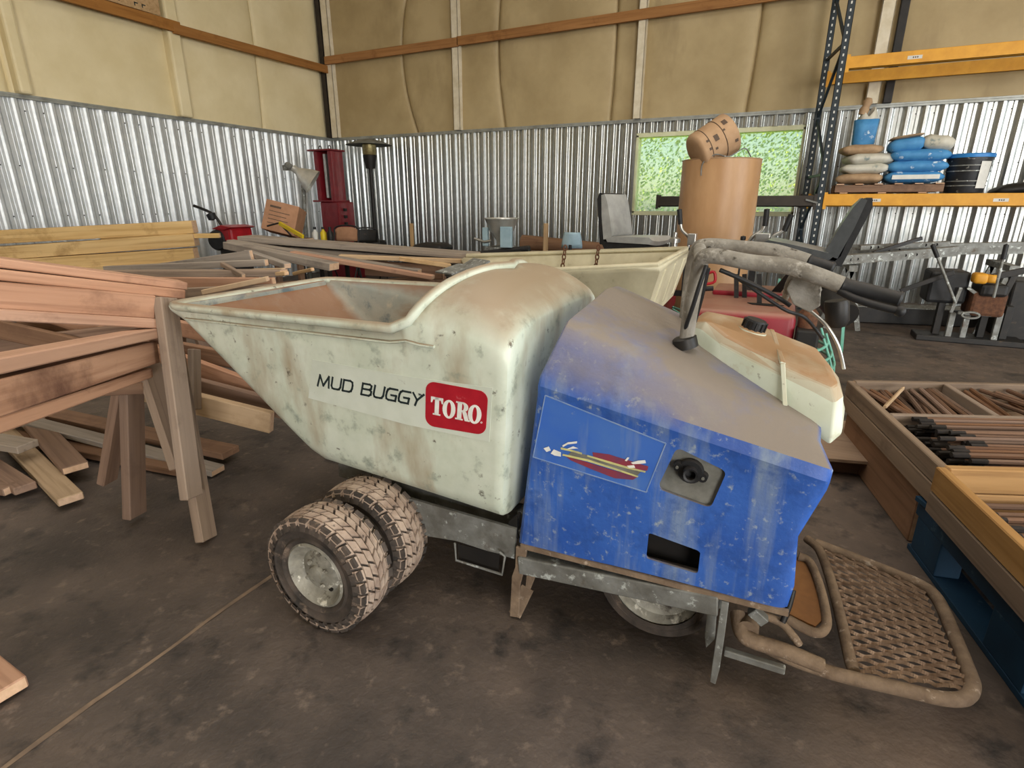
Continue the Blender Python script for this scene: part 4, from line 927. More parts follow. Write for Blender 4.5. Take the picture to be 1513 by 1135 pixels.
for i in range(40):                                # orange crate
    v = random.uniform(.03, 1.05); z = .40-.06-random.random()*.10
    stake(OB+dl*v+dr*(.04+random.random()*.1)+V((0, 0, z-OB.z)), OB+dl*min(1.07, max(.02, v+random.uniform(-.03, .03)))+dr*1.5+V((0, 0, z-OB.z)), 'dark stake lying in the orange crate at the right frame edge', 'stakes in the orange crate', tip=True)
# plywood offcut on the floor
pts = [at(x, y, Z=.10) for x, y in ((1150, 618), (1303, 630), (1319, 690), (1150, 676))]
mb = MB(); mb.prism(pts, (0, 0, .018)); plyb = mb.build('plywood_offcut', [MT['ply']], None, bevel=.002); tag(plyb, 'tan plywood offcut lying flat between the blue hood and the stake crate', 'plywood')
for k, (a, b) in enumerate((((1165, 640), (1290, 650)), ((1165, 665), (1296, 678)))):
    p0, p1 = at(*a, Z=.09), at(*b, Z=.09); p0.z = p1.z = .05
    board(['dark batten under the far edge of the plywood offcut', 'dark batten under the near edge of the plywood offcut'][k], p0, p1, .098, .06, 'lum_brown', name='batten')
# ------------------------------------------------------------------ pallet rack against the back wall
RK = thing('pallet_rack', (.35, 8.85, 0), 'pallet rack with dark perforated uprights and yellow beams by the back wall', 'rack')
Y0R, Y1R = 8.40, 9.28
def upright(x, y):
    b = MB()                                         # lipped channel, open to the rear
    b.box((x-.04, y-.035, 0), (x+.04, y-.030, 5.2)); b.box((x-.04, y-.035, 0), (x-.035, y+.035, 5.2)); b.box((x+.035, y-.035, 0), (x+.04, y+.035, 5.2)); b.box((x-.06, y-.05, 0), (x+.06, y+.05, .01))
    b.build('upright', MT['rackdark'], RK)
    b = MB()
    for k in range(66):
        z = .12+k*.0762
        b.box((x-.008, y-.0365, z-.014), (x+.008, y-.0348, z+.014))
    b.build('punched_slots', MT['label'], RK, kind='stuff')
for y, x in ((Y0R, .33), (Y1R, .18)): upright(x, y); upright(3.10, y)
for k, (za, zb, f) in enumerate(((.3, 1.0, 1), (1.0, 1.7, 0), (1.75, 2.45, 1), (2.45, 3.15, 0), (3.15, 3.85, 1), (3.85, 4.55, 0))):
    b = MB(); p, q = ((.33, Y0R), (.18, Y1R)) if f else ((.18, Y1R), (.33, Y0R)); b.bar((*p, za), (*q, zb), .03, .03); b.build('brace', MT['rackdark'], RK)
for z in (.3, 1.7, 3.15): b = MB(); b.bar((.33, Y0R, z), (.18, Y1R, z), .03, .03); b.build('brace', MT['rackdark'], RK)
def beam(x0, x1, y, z0, z1, mat, tags=()):
    b = MB(); s_ = 1 if y < 8.8 else -1; b.box((x0, y-.03, z0), (x1, y+.025, z1)); b.box((x0, y-.03*s_, z0), (x1, y+.01*s_, z0+.02))
    o = b.build('beam', MT[mat], RK, bevel=.006)
    for x in (x0, x1): b = MB(); b.box((x-.006, y-.04, z0-.03), (x+.03, y-.033, z1+.02)); b.build('end_plate', MT[mat], o)
    for x in tags:
        b = MB(); b.box((x-.07, y-.032, (z0+z1)/2-.018), (x+.07, y-.0305, (z0+z1)/2+.018)); b.build('paper_tag', MT['label'], o)
        b = MB()
        for k in range(3): b.box((x-.02+k*.02, y-.0328, (z0+z1)/2-.008), (x-.008+k*.02, y-.0318, (z0+z1)/2+.008))
        b.build('tag_print', MT['print'], o, kind='stuff')
beam(.38, 3.06, Y0R, 1.315, 1.465, 'yellow', (.92, 2.15)); beam(.22, 3.06, Y1R, 1.315, 1.465, 'yellow')
beam(.38, 3.06, Y0R, 2.855, 2.995, 'yellow', (1.05,)); beam(.22, 3.06, Y1R, 2.855, 2.995, 'yellow')
beam(-1.86, .12, Y1R, 1.32, 1.46, 'rackbrown'); beam(-1.72, .27, Y0R, 1.31, 1.45, 'rackbrown')
for y in (Y0R, Y1R): upright(-1.96 if y > 9 else -1.8, y) if False else None
b = MB(); b.box((.30, Y0R-.04, 1.33), (.31, Y0R-.034, 1.37)); b.bar((.17, 8.35, 1.40), (.31, 8.35, 1.36), .01, .02); b.split('safety_clip', MT['galv_dirty'], RK)
# pallet on the beams and its load
PL = thing('wooden_pallet', (1.04, 8.84, 1.465), 'worn wooden pallet on the lower yellow beam under the bags', 'pallet')
for y in (8.42, 8.84, 9.26):
    board(None, (.48, y, 1.527), (1.60, y, 1.527), .085, .04, 'lum_brown', parent=PL, name='stringer')
for k in range(6):
    x = .53+k*.204; board(None, (x, 8.38, 1.578), (x, 9.30, 1.578), .016, .09, 'lum_brown', parent=PL, name='deck_board')
    if k % 2 == 0: board(None, (x+.05, 8.38, 1.476), (x+.05, 9.30, 1.476), .016, .09, 'lum_brown', parent=PL, name='base_board')
def bag(label, c, size, mat, rz=0, rx=0, ry=0, group=None, cat='bag', seed=0, band=None):
    rows = []; nu, nv = 20, 11; sx, sy, sz = size
    for j in range(nv):
        ph = -pi/2+pi*j/(nv-1); r = []
        for i in range(nu):
            th = 2*pi*i/nu
            ex = lambda v, e: math.copysign(abs(v)**e, v)
            x = ex(cos(th), .35)*ex(cos(ph), .5); y = ex(sin(th), .35)*ex(cos(ph), .5); z = ex(sin(ph), .7)
            z *= 1-.45*(max(abs(x), abs(y))**6); nn = mnoise.noise(V((x*2+seed, y*2, z+seed*3)))
            r.append(V((x*sx/2*(1+.05*nn), y*sy/2*(1+.05*nn), z*sz/2*(1+.22*nn))))
        rows.append(r)
    b = MB(); b.grid(rows, closed_u=True); o = b.build('cement_bag', MT[mat], None, smooth=70); o.location = c; o.rotation_euler = (rx, ry, rz)
    tag(o, label, cat, group)
    if band:
        b = MB(); b.box((-sx*.38, -sy*.512, -sz*.18), (sx*.38, -sy*.49, sz*.16)); b.build('printed_panel', MT[band], o, local=True)
    return o
GB = 'blue and white bags in the tall stack on the pallet'
for k, (lab, mat) in enumerate((('lowest blue bag with white print in the blue stack', 'bluebag'), ('second blue bag from the bottom of the blue stack', 'bluebag'), ('third blue bag from the bottom, bulging over the others', 'bluebag'))):
    bag(lab, (1.30+.01*k, 8.62, 1.655+.122*k), (.62, .42, .145), 'bluebag', group=GB, seed=k, band='label' if k == 0 else None)
bag('brown-topped blue bag on top of the blue stack, left half', (1.16, 8.62, 2.02), (.36, .40, .17), 'bluebag', ry=radians(-6), group=GB, seed=7)
bag('white-topped blue bag on top of the blue stack, right half', (1.47, 8.62, 2.03), (.33, .40, .17), 'whitebag', ry=radians(8), group=GB, seed=9)
bag('flat brown paper lying over the top left blue bag', (1.15, 8.60, 2.11), (.34, .36, .035), 'brownbag', ry=radians(-8), group=GB, seed=4)
GW = 'pale bags in the left stack on the pallet'
for k, lab in enumerate(('lowest pale bag with a reddish side in the left stack', 'second pale bag from the bottom of the left stack', 'third pale bag of the left stack, grey-green with a white end')):
    bag(lab, (.74+.03*k, 8.64, 1.65+.112*k), (.52, .44, .13), ('brownbag', 'whitebag', 'whitebag')[k], rz=.15*k-.1, group=GW, seed=20+k)
bag('topmost tan bag of the left stack under the upright blue bag', (.70, 8.66, 1.985), (.46, .40, .12), 'brownbag', rz=.1, group=GW, seed=31)
# upright opened blue bag with a torn top and a tan sack in it
ub = thing('open_bag', (.72, 8.72, 2.04), 'upright opened blue bag with torn paper top, standing on the pale bags', 'bag')
b = MB(); b.grid([[V((.72+sx*w_*(1-.0*k), 8.72+sy*d_, 2.04+h_)) for sx, sy in ((-1, -1), (-.3, -1.25), (1, -1), (1.2, 0), (1, 1), (0, 1.2), (-1, 1), (-1.2, 0))] for k, (h_, w_, d_) in enumerate(((0, .09, .06), (.03, .105, .07), (.2, .11, .07), (.30, .115, .065)))], closed_u=True)
b.f.append(tuple(range(7, -1, -1))); b.mi.append(0); b.build('bag_body', MT['bluebag'], ub, smooth=60, solid=.004)
b = MB(); b.grid([[V((.72+cos(a)*(.115-.03*k+.02*sin(a*3+k)), 8.72+sin(a)*(.068-.01*k), 2.33+.05*k+.03*sin(a*2+1)*k)) for a in [2*pi*i/14 for i in range(14)]] for k in range(3)], closed_u=True); b.build('torn_top', MT['whitebag'], ub, smooth=60, solid=.003)
b = MB(); b.lathe([(.001, 0), (.05, .0), (.055, .06), (.04, .10), (.055, .15), (.03, .19), (.001, .19)], (.66, 8.72, 2.40), (.25, 0, 1), 9); b.build('tan_scoop', MT['brownbag'], ub, smooth=60)
# black bucket
bk = thing('bucket', (1.83, 8.60, 1.465), 'black plastic bucket with blue rim and white label on the yellow beam', 'bucket')
b = MB(); b.lathe([(.001, 0), (.185, 0), (.19, .01), (.215, .40), (.222, .40), (.222, .36), (.217, .36)], (1.83, 8.60, 1.47), (0, 0, 1), 28); b.build('bucket_body', MT['bucket'], bk, smooth=40)
b = MB(); b.lathe([(.001, .43), (.22, .43), (.232, .42), (.232, .385), (.222, .385)], (1.83, 8.60, 1.47), (0, 0, 1), 28); b.build('lid', MT['bluelid'], bk, smooth=40)
b = MB(); b.grid([[V((1.83+(.205+.03*(z/.4)*.6)*sin(a), 8.60-(.205+.03*(z/.4)*.6)*cos(a), 1.47+z)) for a in [radians(18+34*i/6) for i in range(7)]] for z in (.05, .34)]); b.build('label', MT['label'], bk, smooth=60)
b = MB()
for z in (.08, .13, .24, .30): b.lathe([(.192+.03*z/.4+.004, -.006), (.192+.03*z/.4+.004, .006)], (1.83, 8.60, 1.47+z), (0, 0, 1), 24)
b.split('hoop', MT['galv_dirty'], bk, smooth=60)
bb_ = bag('dark bundle lying on the lower yellow beam at the right frame edge', (2.50, 8.75, 1.53), (.75, .5, .14), 'blackmetal', seed=50, cat='bundle', ry=-.12); bb_.name = 'tarp_bundle'

# ------------------------------------------------------------------ things along the back wall, left of the window
# red tiller
tc = at(342, 352, Y=6.0); TL = thing('garden_tiller', (tc.x, tc.y, 0), 'small red garden tiller with black handle by the corrugated wall', 'tiller')
b = MB(); x, y, z = tc; b.box((x-.10, y-.2, z-.05), (x+.24, y+.2, z+.16)); b.build('hood_cover', MT['redbright'], TL, bevel=.04)
b = MB(); b.prism([(x-.14, y-.22, z+.14), (x+.10, y-.24, z+.20), (x+.30, y-.22, z+.17), (x+.12, y-.22, z+.12)], (0, .44, 0)); b.build('fender', MT['redbright'], TL, bevel=.01)
b = MB(); b.lathe([(.001, -.06), (.13, -.06), (.15, -.03), (.15, .03), (.13, .06), (.001, .06)], (x-.03, y-.2, z-.02), (.3, -1, 0), 16); b.build('recoil_cover', MT['black'], TL, smooth=40)
b = MB(); b.tube(smoothpath([(x+.0, y-.1, z+.1), (x-.05, y-.15, z+.28), (x-.13, y-.2, z+.38), (x-.32, y-.3, z+.47)], 5), .02, 8); b.build('handle', MT['blackmetal'], TL, smooth=60)
b = MB(); b.lathe([(.001, 0), (.06, .02), (.065, .1), (.001, .12)], (x-.10, y-.18, z+.26), (-.2, -.2, 1), 10); b.build('control_head', MT['black'], TL, smooth=50)
b = MB(); b.box((x-.1, y-.16, .16), (x+.22, y+.16, z-.04)); b.build('gear_case', MT['blackmetal'], TL, bevel=.03)
for s_ in (-.2, .2):
    b = MB(); b.lathe([(.06, -.05), (.14, -.06), (.16, -.03), (.16, .03), (.14, .06), (.06, .05)], (x+.06, y+s_, .16), (0, 1, 0), 18); b.build('wheel', MT['tyre'], TL, smooth=50)
# leaning carton
cc_ = at(413, 322, Y=6.4); CB = thing('cardboard_box', (cc_.x, cc_.y, cc_.z-.24), 'brown cardboard carton tipped on its corner behind the plank pile', 'box'); CB.rotation_euler = (radians(-12), radians(14), radians(28))
b = MB(); b.box((-.24, -.20, 0), (.24, .20, .44)); b.build('carton', MT['cardpink'], CB, bevel=.006, local=True)
b = MB(); b.box((-.242, -.03, .437), (.242, .03, .4415)); b.build('tape', MT['brownbag'], CB, local=True)
b = MB()
for k, (w_, h_) in enumerate(((.16, .030), (.30, .010), (.26, .010), (.29, .010), (.12, .010))): b.box((-.17, -.2015, .34-.058*k), (-.17+w_, -.2005, .34-.058*k+h_))
b.build('printed_lines', MT['print'], CB, local=True, kind='stuff')
cs = thing('wooden_stand', (cc_.x, cc_.y+.05, 0), 'low timber stand under the tipped cardboard carton', 'stand')
board(None, (cc_.x-.3, cc_.y+.05, cc_.z-.32), (cc_.x+.35, cc_.y+.05, cc_.z-.32), .04, .5, 'lum_brown', parent=cs, name='top_board')
for e in (-.22, .26): board(None, (cc_.x+e, cc_.y+.05, 0), (cc_.x+e, cc_.y+.05, cc_.z-.34), .09, .06, 'lum_brown', (0, 1, 0), parent=cs, name='leg')
# yellow handled tool
p0, p1 = at(413, 330, Y=6.1), at(448, 350, Y=6.0)
T = thing('yellow_tool', (p1.x, p1.y, p1.z), 'yellow-bodied hand tool with a black angled head leaning on the carton', 'tool')
b = MB(); b.bar(p0, p1, .035, .055); b.build('yellow_body', MT['yellowtool'], T, bevel=.006)
b = MB(); b.tube([at(395, 334, Y=6.1), at(410, 330, Y=6.1), p0, at(430, 348, Y=6.05)], .012, 8); b.build('black_head', MT['black'], T, smooth=50)
# work lamp on its post
lp = at(450, 260, Y=7.2); WL = thing('work_lamp', (lp.x, lp.y, 0), 'clamp work lamp with spun aluminium bell on a tall pole', 'lamp')
b = MB(); q0, q1 = at(447, 250, Y=7.2), at(452, 352, Y=7.2); b.tube([V((q1.x, 7.2, 0)), q1, q0], .035, 10); b.build('pole', MT['galv_dirty'], WL, smooth=60)
a0 = at(441, 254, Y=7.0); vv = (a0-CAM).normalized(); ax = (vv.cross(V((0, 0, 1))).normalized()*.80-V((0, 0, 1))*.58-vv*.12).normalized()
b = MB(); b.lathe([(.001, -.10), (.05, -.10), (.055, -.02), (.07, 0), (.09, .03), (.16, .16), (.195, .25), (.20, .255), (.19, .25), (.15, .155), (.06, .02), (.001, .02)], a0, ax, 26); b.build('bell_reflector', MT['lamp_alu'], WL, smooth=50)
b = MB(); b.lathe([(.001, 0), (.045, 0), (.05, .12), (.04, .14), (.001, .14)], at(424, 243, Y=7.1), at(441, 256, Y=7.05)-at(424, 243, Y=7.1), 14); b.box(*[tuple(at(417, 244, Y=7.12)), tuple(at(431, 252, Y=7.2))]); b.split('lamp_socket', MT['galv_dirty'], WL, smooth=50)
# dark red column press
rp = at(492, 290, Y=8.3); RP = thing('red_column_press', (rp.x, 8.3, 0), 'tall dark red steel column machine in the corner', 'machine')
x = rp.x
def rbox(nm, a, b2, mat='redpress', bev=.01): b = MB(); b.box(a, b2); return b.build(nm, MT[mat], RP, bevel=bev)
rbox('top_plate', (x-.33, 8.1, 2.24), (x+.20, 8.5, 2.27)); rbox('back_web', (x-.18, 8.42, 1.35), (x+.14, 8.45, 2.24))
for e in (-.22, .10): rbox('column_flange', (x+e, 8.14, 1.40), (x+e+.08, 8.45, 2.24))
rbox('guide_bar', (x-.08, 8.22, 1.45), (x-.02, 8.30, 2.2), 'chrome', .006); rbox('ledge', (x-.26, 8.05, 1.38), (x+.22, 8.5, 1.41)); rbox('lower_body', (x-.12, 8.08, .70), (x+.30, 8.5, 1.38), bev=.02); rbox('foot', (x-.05, 8.05, 0), (x+.42, 8.55, .72), bev=.02)
for k in range(3): rbox('bolt_boss', (x+.29, 8.2, 1.22-.12*k), (x+.34, 8.26, 1.27-.12*k), 'blackmetal', .004)
for e in (-.15, .07):
    b = MB(); b.tube([V((x+e+.03*cos(t_), 8.25, 2.30+.035*sin(t_))) for t_ in [2*pi*k/10 for k in range(10)]], .008, 6, closed=True); b.build('lifting_eye', MT['blackmetal'], RP, smooth=60)
# patio heater
hp_ = at(545, 214, Y=9.05); PH = thing('patio_heater', (hp_.x, 9.05, 0), 'patio heater with a wide dark dome in front of the corner', 'heater'); X, Z = hp_.x, hp_.z
b = MB(); b.lathe([(.001, .10), (.10, .095), (.25, .06), (.42, .0), (.425, -.008), (.40, -.004), (.2, .04), (.001, .06)], (X, 9.05, Z), (0, 0, 1), 32); b.build('dome_reflector', MT['plate'], PH, smooth=50)
b = MB(); b.lathe([(.001, -.18), (.11, -.18), (.125, -.16), (.13, .0), (.11, .02), (.001, .02)], (X, 9.05, Z), (0, 0, 1), 22); b.build('burner_screen', MT['brass'], PH, smooth=40)
b = MB(); b.lathe([(.085, -.42), (.09, -.40), (.13, -.19), (.12, -.18), (.001, -.18)], (X, 9.05, Z), (0, 0, 1), 22); b.build('burner_head', MT['blackmetal'], PH, smooth=40)
b = MB(); b.tube([(X, 9.05, .4), (X, 9.05, Z-.40)], .038, 14); b.build('pole', MT['blackmetal'], PH, smooth=60)
b = MB(); b.lathe([(.001, 0), (.28, 0), (.28, .06), (.20, .10), (.20, .62), (.17, .66), (.001, .66)], (X, 9.05, 0), (0, 0, 1), 24); b.build('tank_housing', MT['blackmetal'], PH, smooth=40)
# folding chairs
def fold_chair(px, py, Y, label, mat, rz):
    p = at(px, py, Y=Y); R_ = thing('folding_chair', (p.x, p.y, 0), label, 'chair', 'folding chairs by the corner', rz); h = p.z
    b = MB(); rows = [[V((.20*sx*min(1, (1-abs(k-.5)*0)), -.02*(1-sx*sx), h-.15+.22*k - (.05*sx**4 if k > .9 else 0))) for sx in [-1+2*i/10 for i in range(11)]] for k in (0, .25, .5, .75, .95, 1)]
    b.grid(rows); b.build('backrest', MT[mat], R_, smooth=60, solid=.01, local=True)
    b = MB(); b.box((-.2, -.42, .44), (.2, -.04, .465)); b.build('seat', MT[mat], R_, bevel=.01, local=True)
    for s_ in (-1, 1):
        b = MB(); b.tube([(s_*.22, -.42, 0), (s_*.215, -.1, .5), (s_*.205, 0, h+.05)], .012, 8); b.build('front_leg', MT['black'], R_, smooth=60, local=True)
        b = MB(); b.tube([(s_*.20, .08, 0), (s_*.20, -.2, .45)], .012, 8); b.build('rear_leg', MT['black'], R_, smooth=60, local=True)
    b = MB(); b.tube(smoothpath([(-.205, 0, h-.05), (-.19, 0, h+.06), (0, 0, h+.095), (.19, 0, h+.06), (.205, 0, h-.05)], 5), .012, 8); b.build('back_hoop', MT['black'], R_, smooth=60, local=True)
fold_chair(512, 342, 7.2, 'tan metal folding chair, nearer one beside the red column press', 'cardpink', .25)
fold_chair(540, 345, 7.7, 'darker folding chair turned sideways behind the tan one', 'blackmetal', 1.0)
# bottles
for k, (px, mat, lab) in enumerate(((466, 'label', 'white plastic bottle with yellow base left of the folding chairs'), (478, 'yellowtool', 'small yellow bottle beside the white one by the folding chairs'), (488, 'blackmetal', 'dark bottle nearest the red column press foot'))):
    p = at(px, 348, Y=6.9); B_ = thing('bottle', (p.x, p.y, p.z-.09), lab, 'bottle')
    b = MB(); b.lathe([(.001, 0), (.045, 0), (.048, .02), (.048, .13), (.02, .17), (.02, .19), (.001, .19)], p-V((0, 0, .09)), (0, 0, 1), 14); b.build('bottle_body', MT[mat], B_, smooth=50)
    b = MB(); b.lathe([(.001, .22), (.022, .22), (.024, .185), (.001, .185)], p-V((0, 0, .09)), (0, 0, 1), 10); b.build('cap', MT['black'], B_, smooth=40)
sp0 = at(478, 352, Y=6.9); TS = thing('tool_bench', (sp0.x, 6.9, 0), 'small dark bench carrying the bottles beside the red column press', 'bench'); zt_ = sp0.z-.09+.035-.045
zt_ = at(466, 348, Y=6.9).z-.09
b = MB(); b.box((sp0.x-.35, 6.65, zt_-.05), (sp0.x+.3, 7.15, zt_-.002)); b.build('bench_top', MT['blackmetal'], TS, bevel=.005)
for e in ((-.3, 6.7), (.25, 6.7), (-.3, 7.1), (.25, 7.1)): b = MB(); b.box((sp0.x+e[0]-.025, e[1]-.025, 0), (sp0.x+e[0]+.025, e[1]+.025, zt_-.05)); b.build('leg', MT['blackmetal'], TS)
# wooden stakes standing against the wall
for px, yt, yb, Y, wd, lab in ((607, 330, 362, 7.6, .055, 'upright timber stake by the back wall right of the heater'), (806, 330, 372, 7.2, .06, 'upright pale timber stake right of the steel feed hopper')):
    p = at(px, yt, Y=Y); board(lab, (p.x, Y, 0), (p.x+.01, Y, p.z), wd, wd*.7, 'lum_tan', (1, 0, 0), name='timber_stake', cat='stake')
# steel feed hopper on a stand
fp = at(741, 322, Y=6.8); FH = thing('feed_hopper', (fp.x, 6.8, 0), 'round stainless feed hopper on a legged stand by the back wall', 'hopper'); X, Z = fp.x, fp.z
b = MB(); b.lathe([(.06, -.34), (.065, -.30), (.13, -.19), (.16, -.16), (.215, -.02), (.23, -.01), (.23, .0), (.21, 0), (.15, -.15), (.001, -.19)], (X, 6.8, Z), (0, 0, 1), 26); b.build('bowl', MT['lamp_alu'], FH, smooth=50)
b = MB(); b.lathe([(.001, 0), (.05, 0), (.055, .26), (.001, .26)], (X-.02, 6.65, Z-.62), (0, 0, 1), 14); b.box((X-.14, 6.6, Z-.66), (X+.14, 6.95, Z-.36)); b.split('gear_body', MT['galv_dirty'], FH, bevel=0, smooth=40)
b = MB(); b.box((X+.10, 6.55, Z-.36), (X+.26, 6.60, Z-.10)); b.build('guard_panel', MT['paleblue'], FH, bevel=.008)
b = MB(); b.box((X-.24, 6.7, Z-.36), (X-.16, 6.75, Z-.12)); b.build('guard_panel', MT['paleblue'], FH, bevel=.008)
b = MB(); b.tube([(X-.3, 6.6, Z-.26), (X-.15, 6.6, Z-.30), (X-.05, 6.6, Z-.28)], .018, 8); b.build('crank', MT['chrome'], FH, smooth=60)
for e in ((-.2, 6.6), (.2, 6.6), (-.2, 7.0), (.2, 7.0)): b = MB(); b.tube([(X+e[0], e[1], 0), (X+e[0]*.6, e[1], Z-.5)], .02, 8); b.build('leg', MT['chrome'], FH, smooth=60)
# pipe and rolled brown mat by the wall
p0, p1 = at(690, 378, Y=6.6), at(782, 368, Y=6.6)
PS = thing('pipe_rack', ((p0.x+p1.x)/2, 6.6, 0), 'low dark stand with a black pipe under the feed hopper', 'stand')
b = MB(); b.tube([p0, p1], .045, 12); b.build('pipe', MT['black'], PS, smooth=60)
for q in (p0.lerp(p1, .15), p0.lerp(p1, .85)): b = MB(); b.box((q.x-.04, 6.55, 0), (q.x+.04, 6.65, q.z)); b.build('support', MT['blackmetal'], PS)
p0, p1 = at(772, 358, Y=7.8), at(905, 372, Y=7.8); RM = thing('rolled_mat', ((p0.x+p1.x)/2, 7.8, 0), 'brown rolled mat lying on blocks below the back wall', 'roll')
b = MB(); b.tube([p0, p1], .11, 14); b.build('roll', MT['lum_brown'], RM, smooth=60)
for q in (p0.lerp(p1, .2), p0.lerp(p1, .8)): b = MB(); b.box((q.x-.1, 7.7, 0), (q.x+.1, 7.9, q.z-.09)); b.build('block', MT['lum_dirt'], RM)
# black humps
bag('black plastic hump on the floor stuff behind the plank pile', at(640, 366, Y=7.4), (.55, .4, .16), 'black', seed=61, cat='sack').name = 'plastic_sack'
p = at(640, 366, Y=7.4); b = MB(); b.box((p.x-.3, 7.2, 0), (p.x+.3, 7.6, p.z-.065)); o = b.build('dark_crate', MT['blackmetal'], None, bevel=.02); tag(o, 'dark crate under the black plastic hump behind the plank pile', 'crate')

# ------------------------------------------------------------------ ride-on trowels
def seat(name, parent, loc, rz, tilt=0.0, vin='seat', vin2='seat'):
    s_ = bpy.data.objects.new(name, None); s_.empty_display_size = .05; COL.objects.link(s_); s_.parent = parent; s_.location = V(loc)-V(parent.location); s_.rotation_euler = (0, tilt, rz)
    def pad(prof, w_, mat, nm, crown):
        rows = []
        for i in range(9):
            v = -1+2*i/8; k = 1-.10*abs(v)**4; rows.append([V((x*1.0, v*w_/2, z-(.02*abs(v)**3 if top else 0)+crown*abs(v)**2.5)) for x, z, top in prof])
        b = MB(); b.grid(rows, closed_u=True); n_ = len(prof); b.f.append(tuple(range(n_-1, -1, -1))); b.mi.append(0); l = len(rows)-1; b.f.append(tuple(l*n_+i for i in range(n_))); b.mi.append(0)
        return b.build(nm, MT[mat], s_, smooth=55, local=True)
    pad([(-.24, .0, 0), (-.26, .04, 0), (-.23, .08, 1), (-.05, .075, 1), (.18, .06, 1), (.22, .02, 0), (.20, -.01, 0)], .46, vin2, 'cushion', .02)
    pad([(.19, .04, 0), (.16, .09, 1), (.20, .26, 1), (.24, .40, 1), (.275, .45, 0), (.31, .44, 0), (.29, .25, 0), (.25, .03, 0)], .44, vin, 'backrest', .0)
    b = MB(); b.prism([(-.25, -.22, -.005), (-.20, -.22, -.07), (.22, -.22, -.08), (.27, -.22, .0), (.25, -.22, .01), (-.2, -.22, .01)], (0, .44, 0)); b.prism([(.22, -.215, -.02), (.29, -.215, -.02), (.355, -.215, .40), (.335, -.215, .46), (.30, -.215, .455), (.265, -.215, .05)], (0, .43, 0)); b.split('seat_pan', MT['black'], s_, local=True)
    return s_
def lever(parent, pts, r=.014):
    b = MB(); pp_ = smoothpath(pts, 5); b.tube(pp_, r, 8); o = b.build('control_lever', MT['chrome'], parent, smooth=60)
    d = (pp_[-1]-pp_[-4]).normalized(); b = MB(); b.lathe([(.001, -.12), (.021, -.115), (.022, .015), (.001, .02)], pp_[-1], d, 10); b.build('grip', MT['black'], parent, smooth=50)
# nearer trowel: red hood, teal guard, seat seen from behind the handlebars
TB = thing('ride_on_trowel', (-.15, 4.75, 0), 'ride-on power trowel with dusty red hood and teal guard rings behind the handlebars', 'trowel')
b = MB(); b.box((-.62, 4.28, .30), (.145, 5.4, .615)); b.build('red_hood', MT['redpaint'], TB, bevel=.05, bseg=3, smooth=40)
b = MB(); b.box((-.50, 5.0, .61), (.05, 5.45, .66)); b.build('rear_hood', MT['redpaint'], TB, bevel=.02, smooth=40)
b = MB(); b.prism([(-.16, 4.6, .618), (-.02, 4.58, .618), (.06, 4.64, .618), (-.05, 4.67, .618), (-.2, 4.66, .618)], (0, 0, .004)); b.build('hood_slot', MT['dark'], TB)
b = MB(); b.box((.155, 4.25, .18), (.30, 4.46, .52)); b.build('engine_box', MT['blackmetal'], TB, bevel=.015)
b = MB(); b.lathe([(.001, 0), (.06, .0), (.065, .1), (.04, .13), (.001, .13)], (.22, 4.38, .52), (0, 0, 1), 14); b.build('filter_bowl', MT['rust'], TB, smooth=50)
mc = at(1237, 452, Y=4.5); b = MB(); b.lathe([(.001, -.13), (.09, -.13), (.095, -.12), (.095, .12), (.09, .13), (.001, .13)], mc, (.35, -.8, -.35), 20); b.build('muffler', MT['blackmetal'], TB, smooth=40)
b = MB(); b.bar(mc+V((0, .1, .05)), mc+V((-.1, .2, .12)), .05, .05); b.build('muffler_bracket', MT['blackmetal'], TB)
# guard basket: rings and ribs bowed outwards around the front of the rotors
def gring(z, dx, a0=-1.25, a1=.75, n=14): return [V((-.18+(.60+dx)*cos(a), 4.82+(.72+dx)*sin(a), z)) for a in [a0+(a1-a0)*k/n for k in range(n+1)]]
for z, dx in ((.34, -.02), (.26, .02), (.18, .05), (.09, .06), (.02, .04)):
    b = MB(); b.tube(gring(z, dx), .011, 7); b.build('guard_ring', MT['teal'], TB, smooth=60)
for a in (-1.2, -.9, -.6, -.3, 0, .3, .6):
    b = MB(); b.tube([V((-.18+(.60+dx)*cos(a), 4.82+(.72+dx)*sin(a), z)) for z, dx in ((.40, -.04), (.26, .02), (.18, .05), (.09, .06), (.02, .04))], .010, 7); b.build('guard_rib', MT['teal'], TB, smooth=60)
for px, py, q, Y in ((1199, 432, 470, 4.6), (1247, 470, 520, 4.9), (1152, 412, 440, 5.3)):
    b = MB(); b.bar(at(px, py, Y=Y), at(px-4, q, Y=Y), .02, .03, (0, 1, 0)); b.build('guard_post', MT['teal'], TB)
for k in range(4):
    a = k*pi/2+.4; b = MB(); b.bar((-.2, 4.85, .05), (-.2+.5*cos(a), 4.85+.5*sin(a), .02), .14, .008); b.build('blade', MT['galv_dirty'], TB)
b = MB(); b.lathe([(.001, 0.04), (.09, .04), (.09, .30), (.001, .30)], (-.2, 4.85, 0), (0, 0, 1), 14); b.build('gearbox', MT['blackmetal'], TB, smooth=40)
for px, y0_, y1_, Y in ((1088, 405, 440, 4.9), (1100, 405, 440, 4.95), (1122, 405, 452, 4.7)):
    b = MB(); q0, q1 = at(px, y0_, Y=Y), at(px, y1_, Y=Y); b.bar(q1, q0, .035, .02, (0, 1, 0)); b.build('seat_post', MT['blackmetal'], TB)
sb = at(1190, 366, Y=4.9); seat('seat', TB, sb+V((-.03, 0, -.05)), -.06, radians(8), 'seatdark', 'seatdark')
b = MB(); b.bar(sb+V((.0, 0, -.09)), V((-.02, 5.1, .64)), .06, .05, (0, 1, 0)); b.bar(sb+V((.02, -.15, -.10)), sb+V((.02, .15, -.10)), .3, .02); b.split('seat_frame', MT['blackmetal'], TB, bevel=.003)
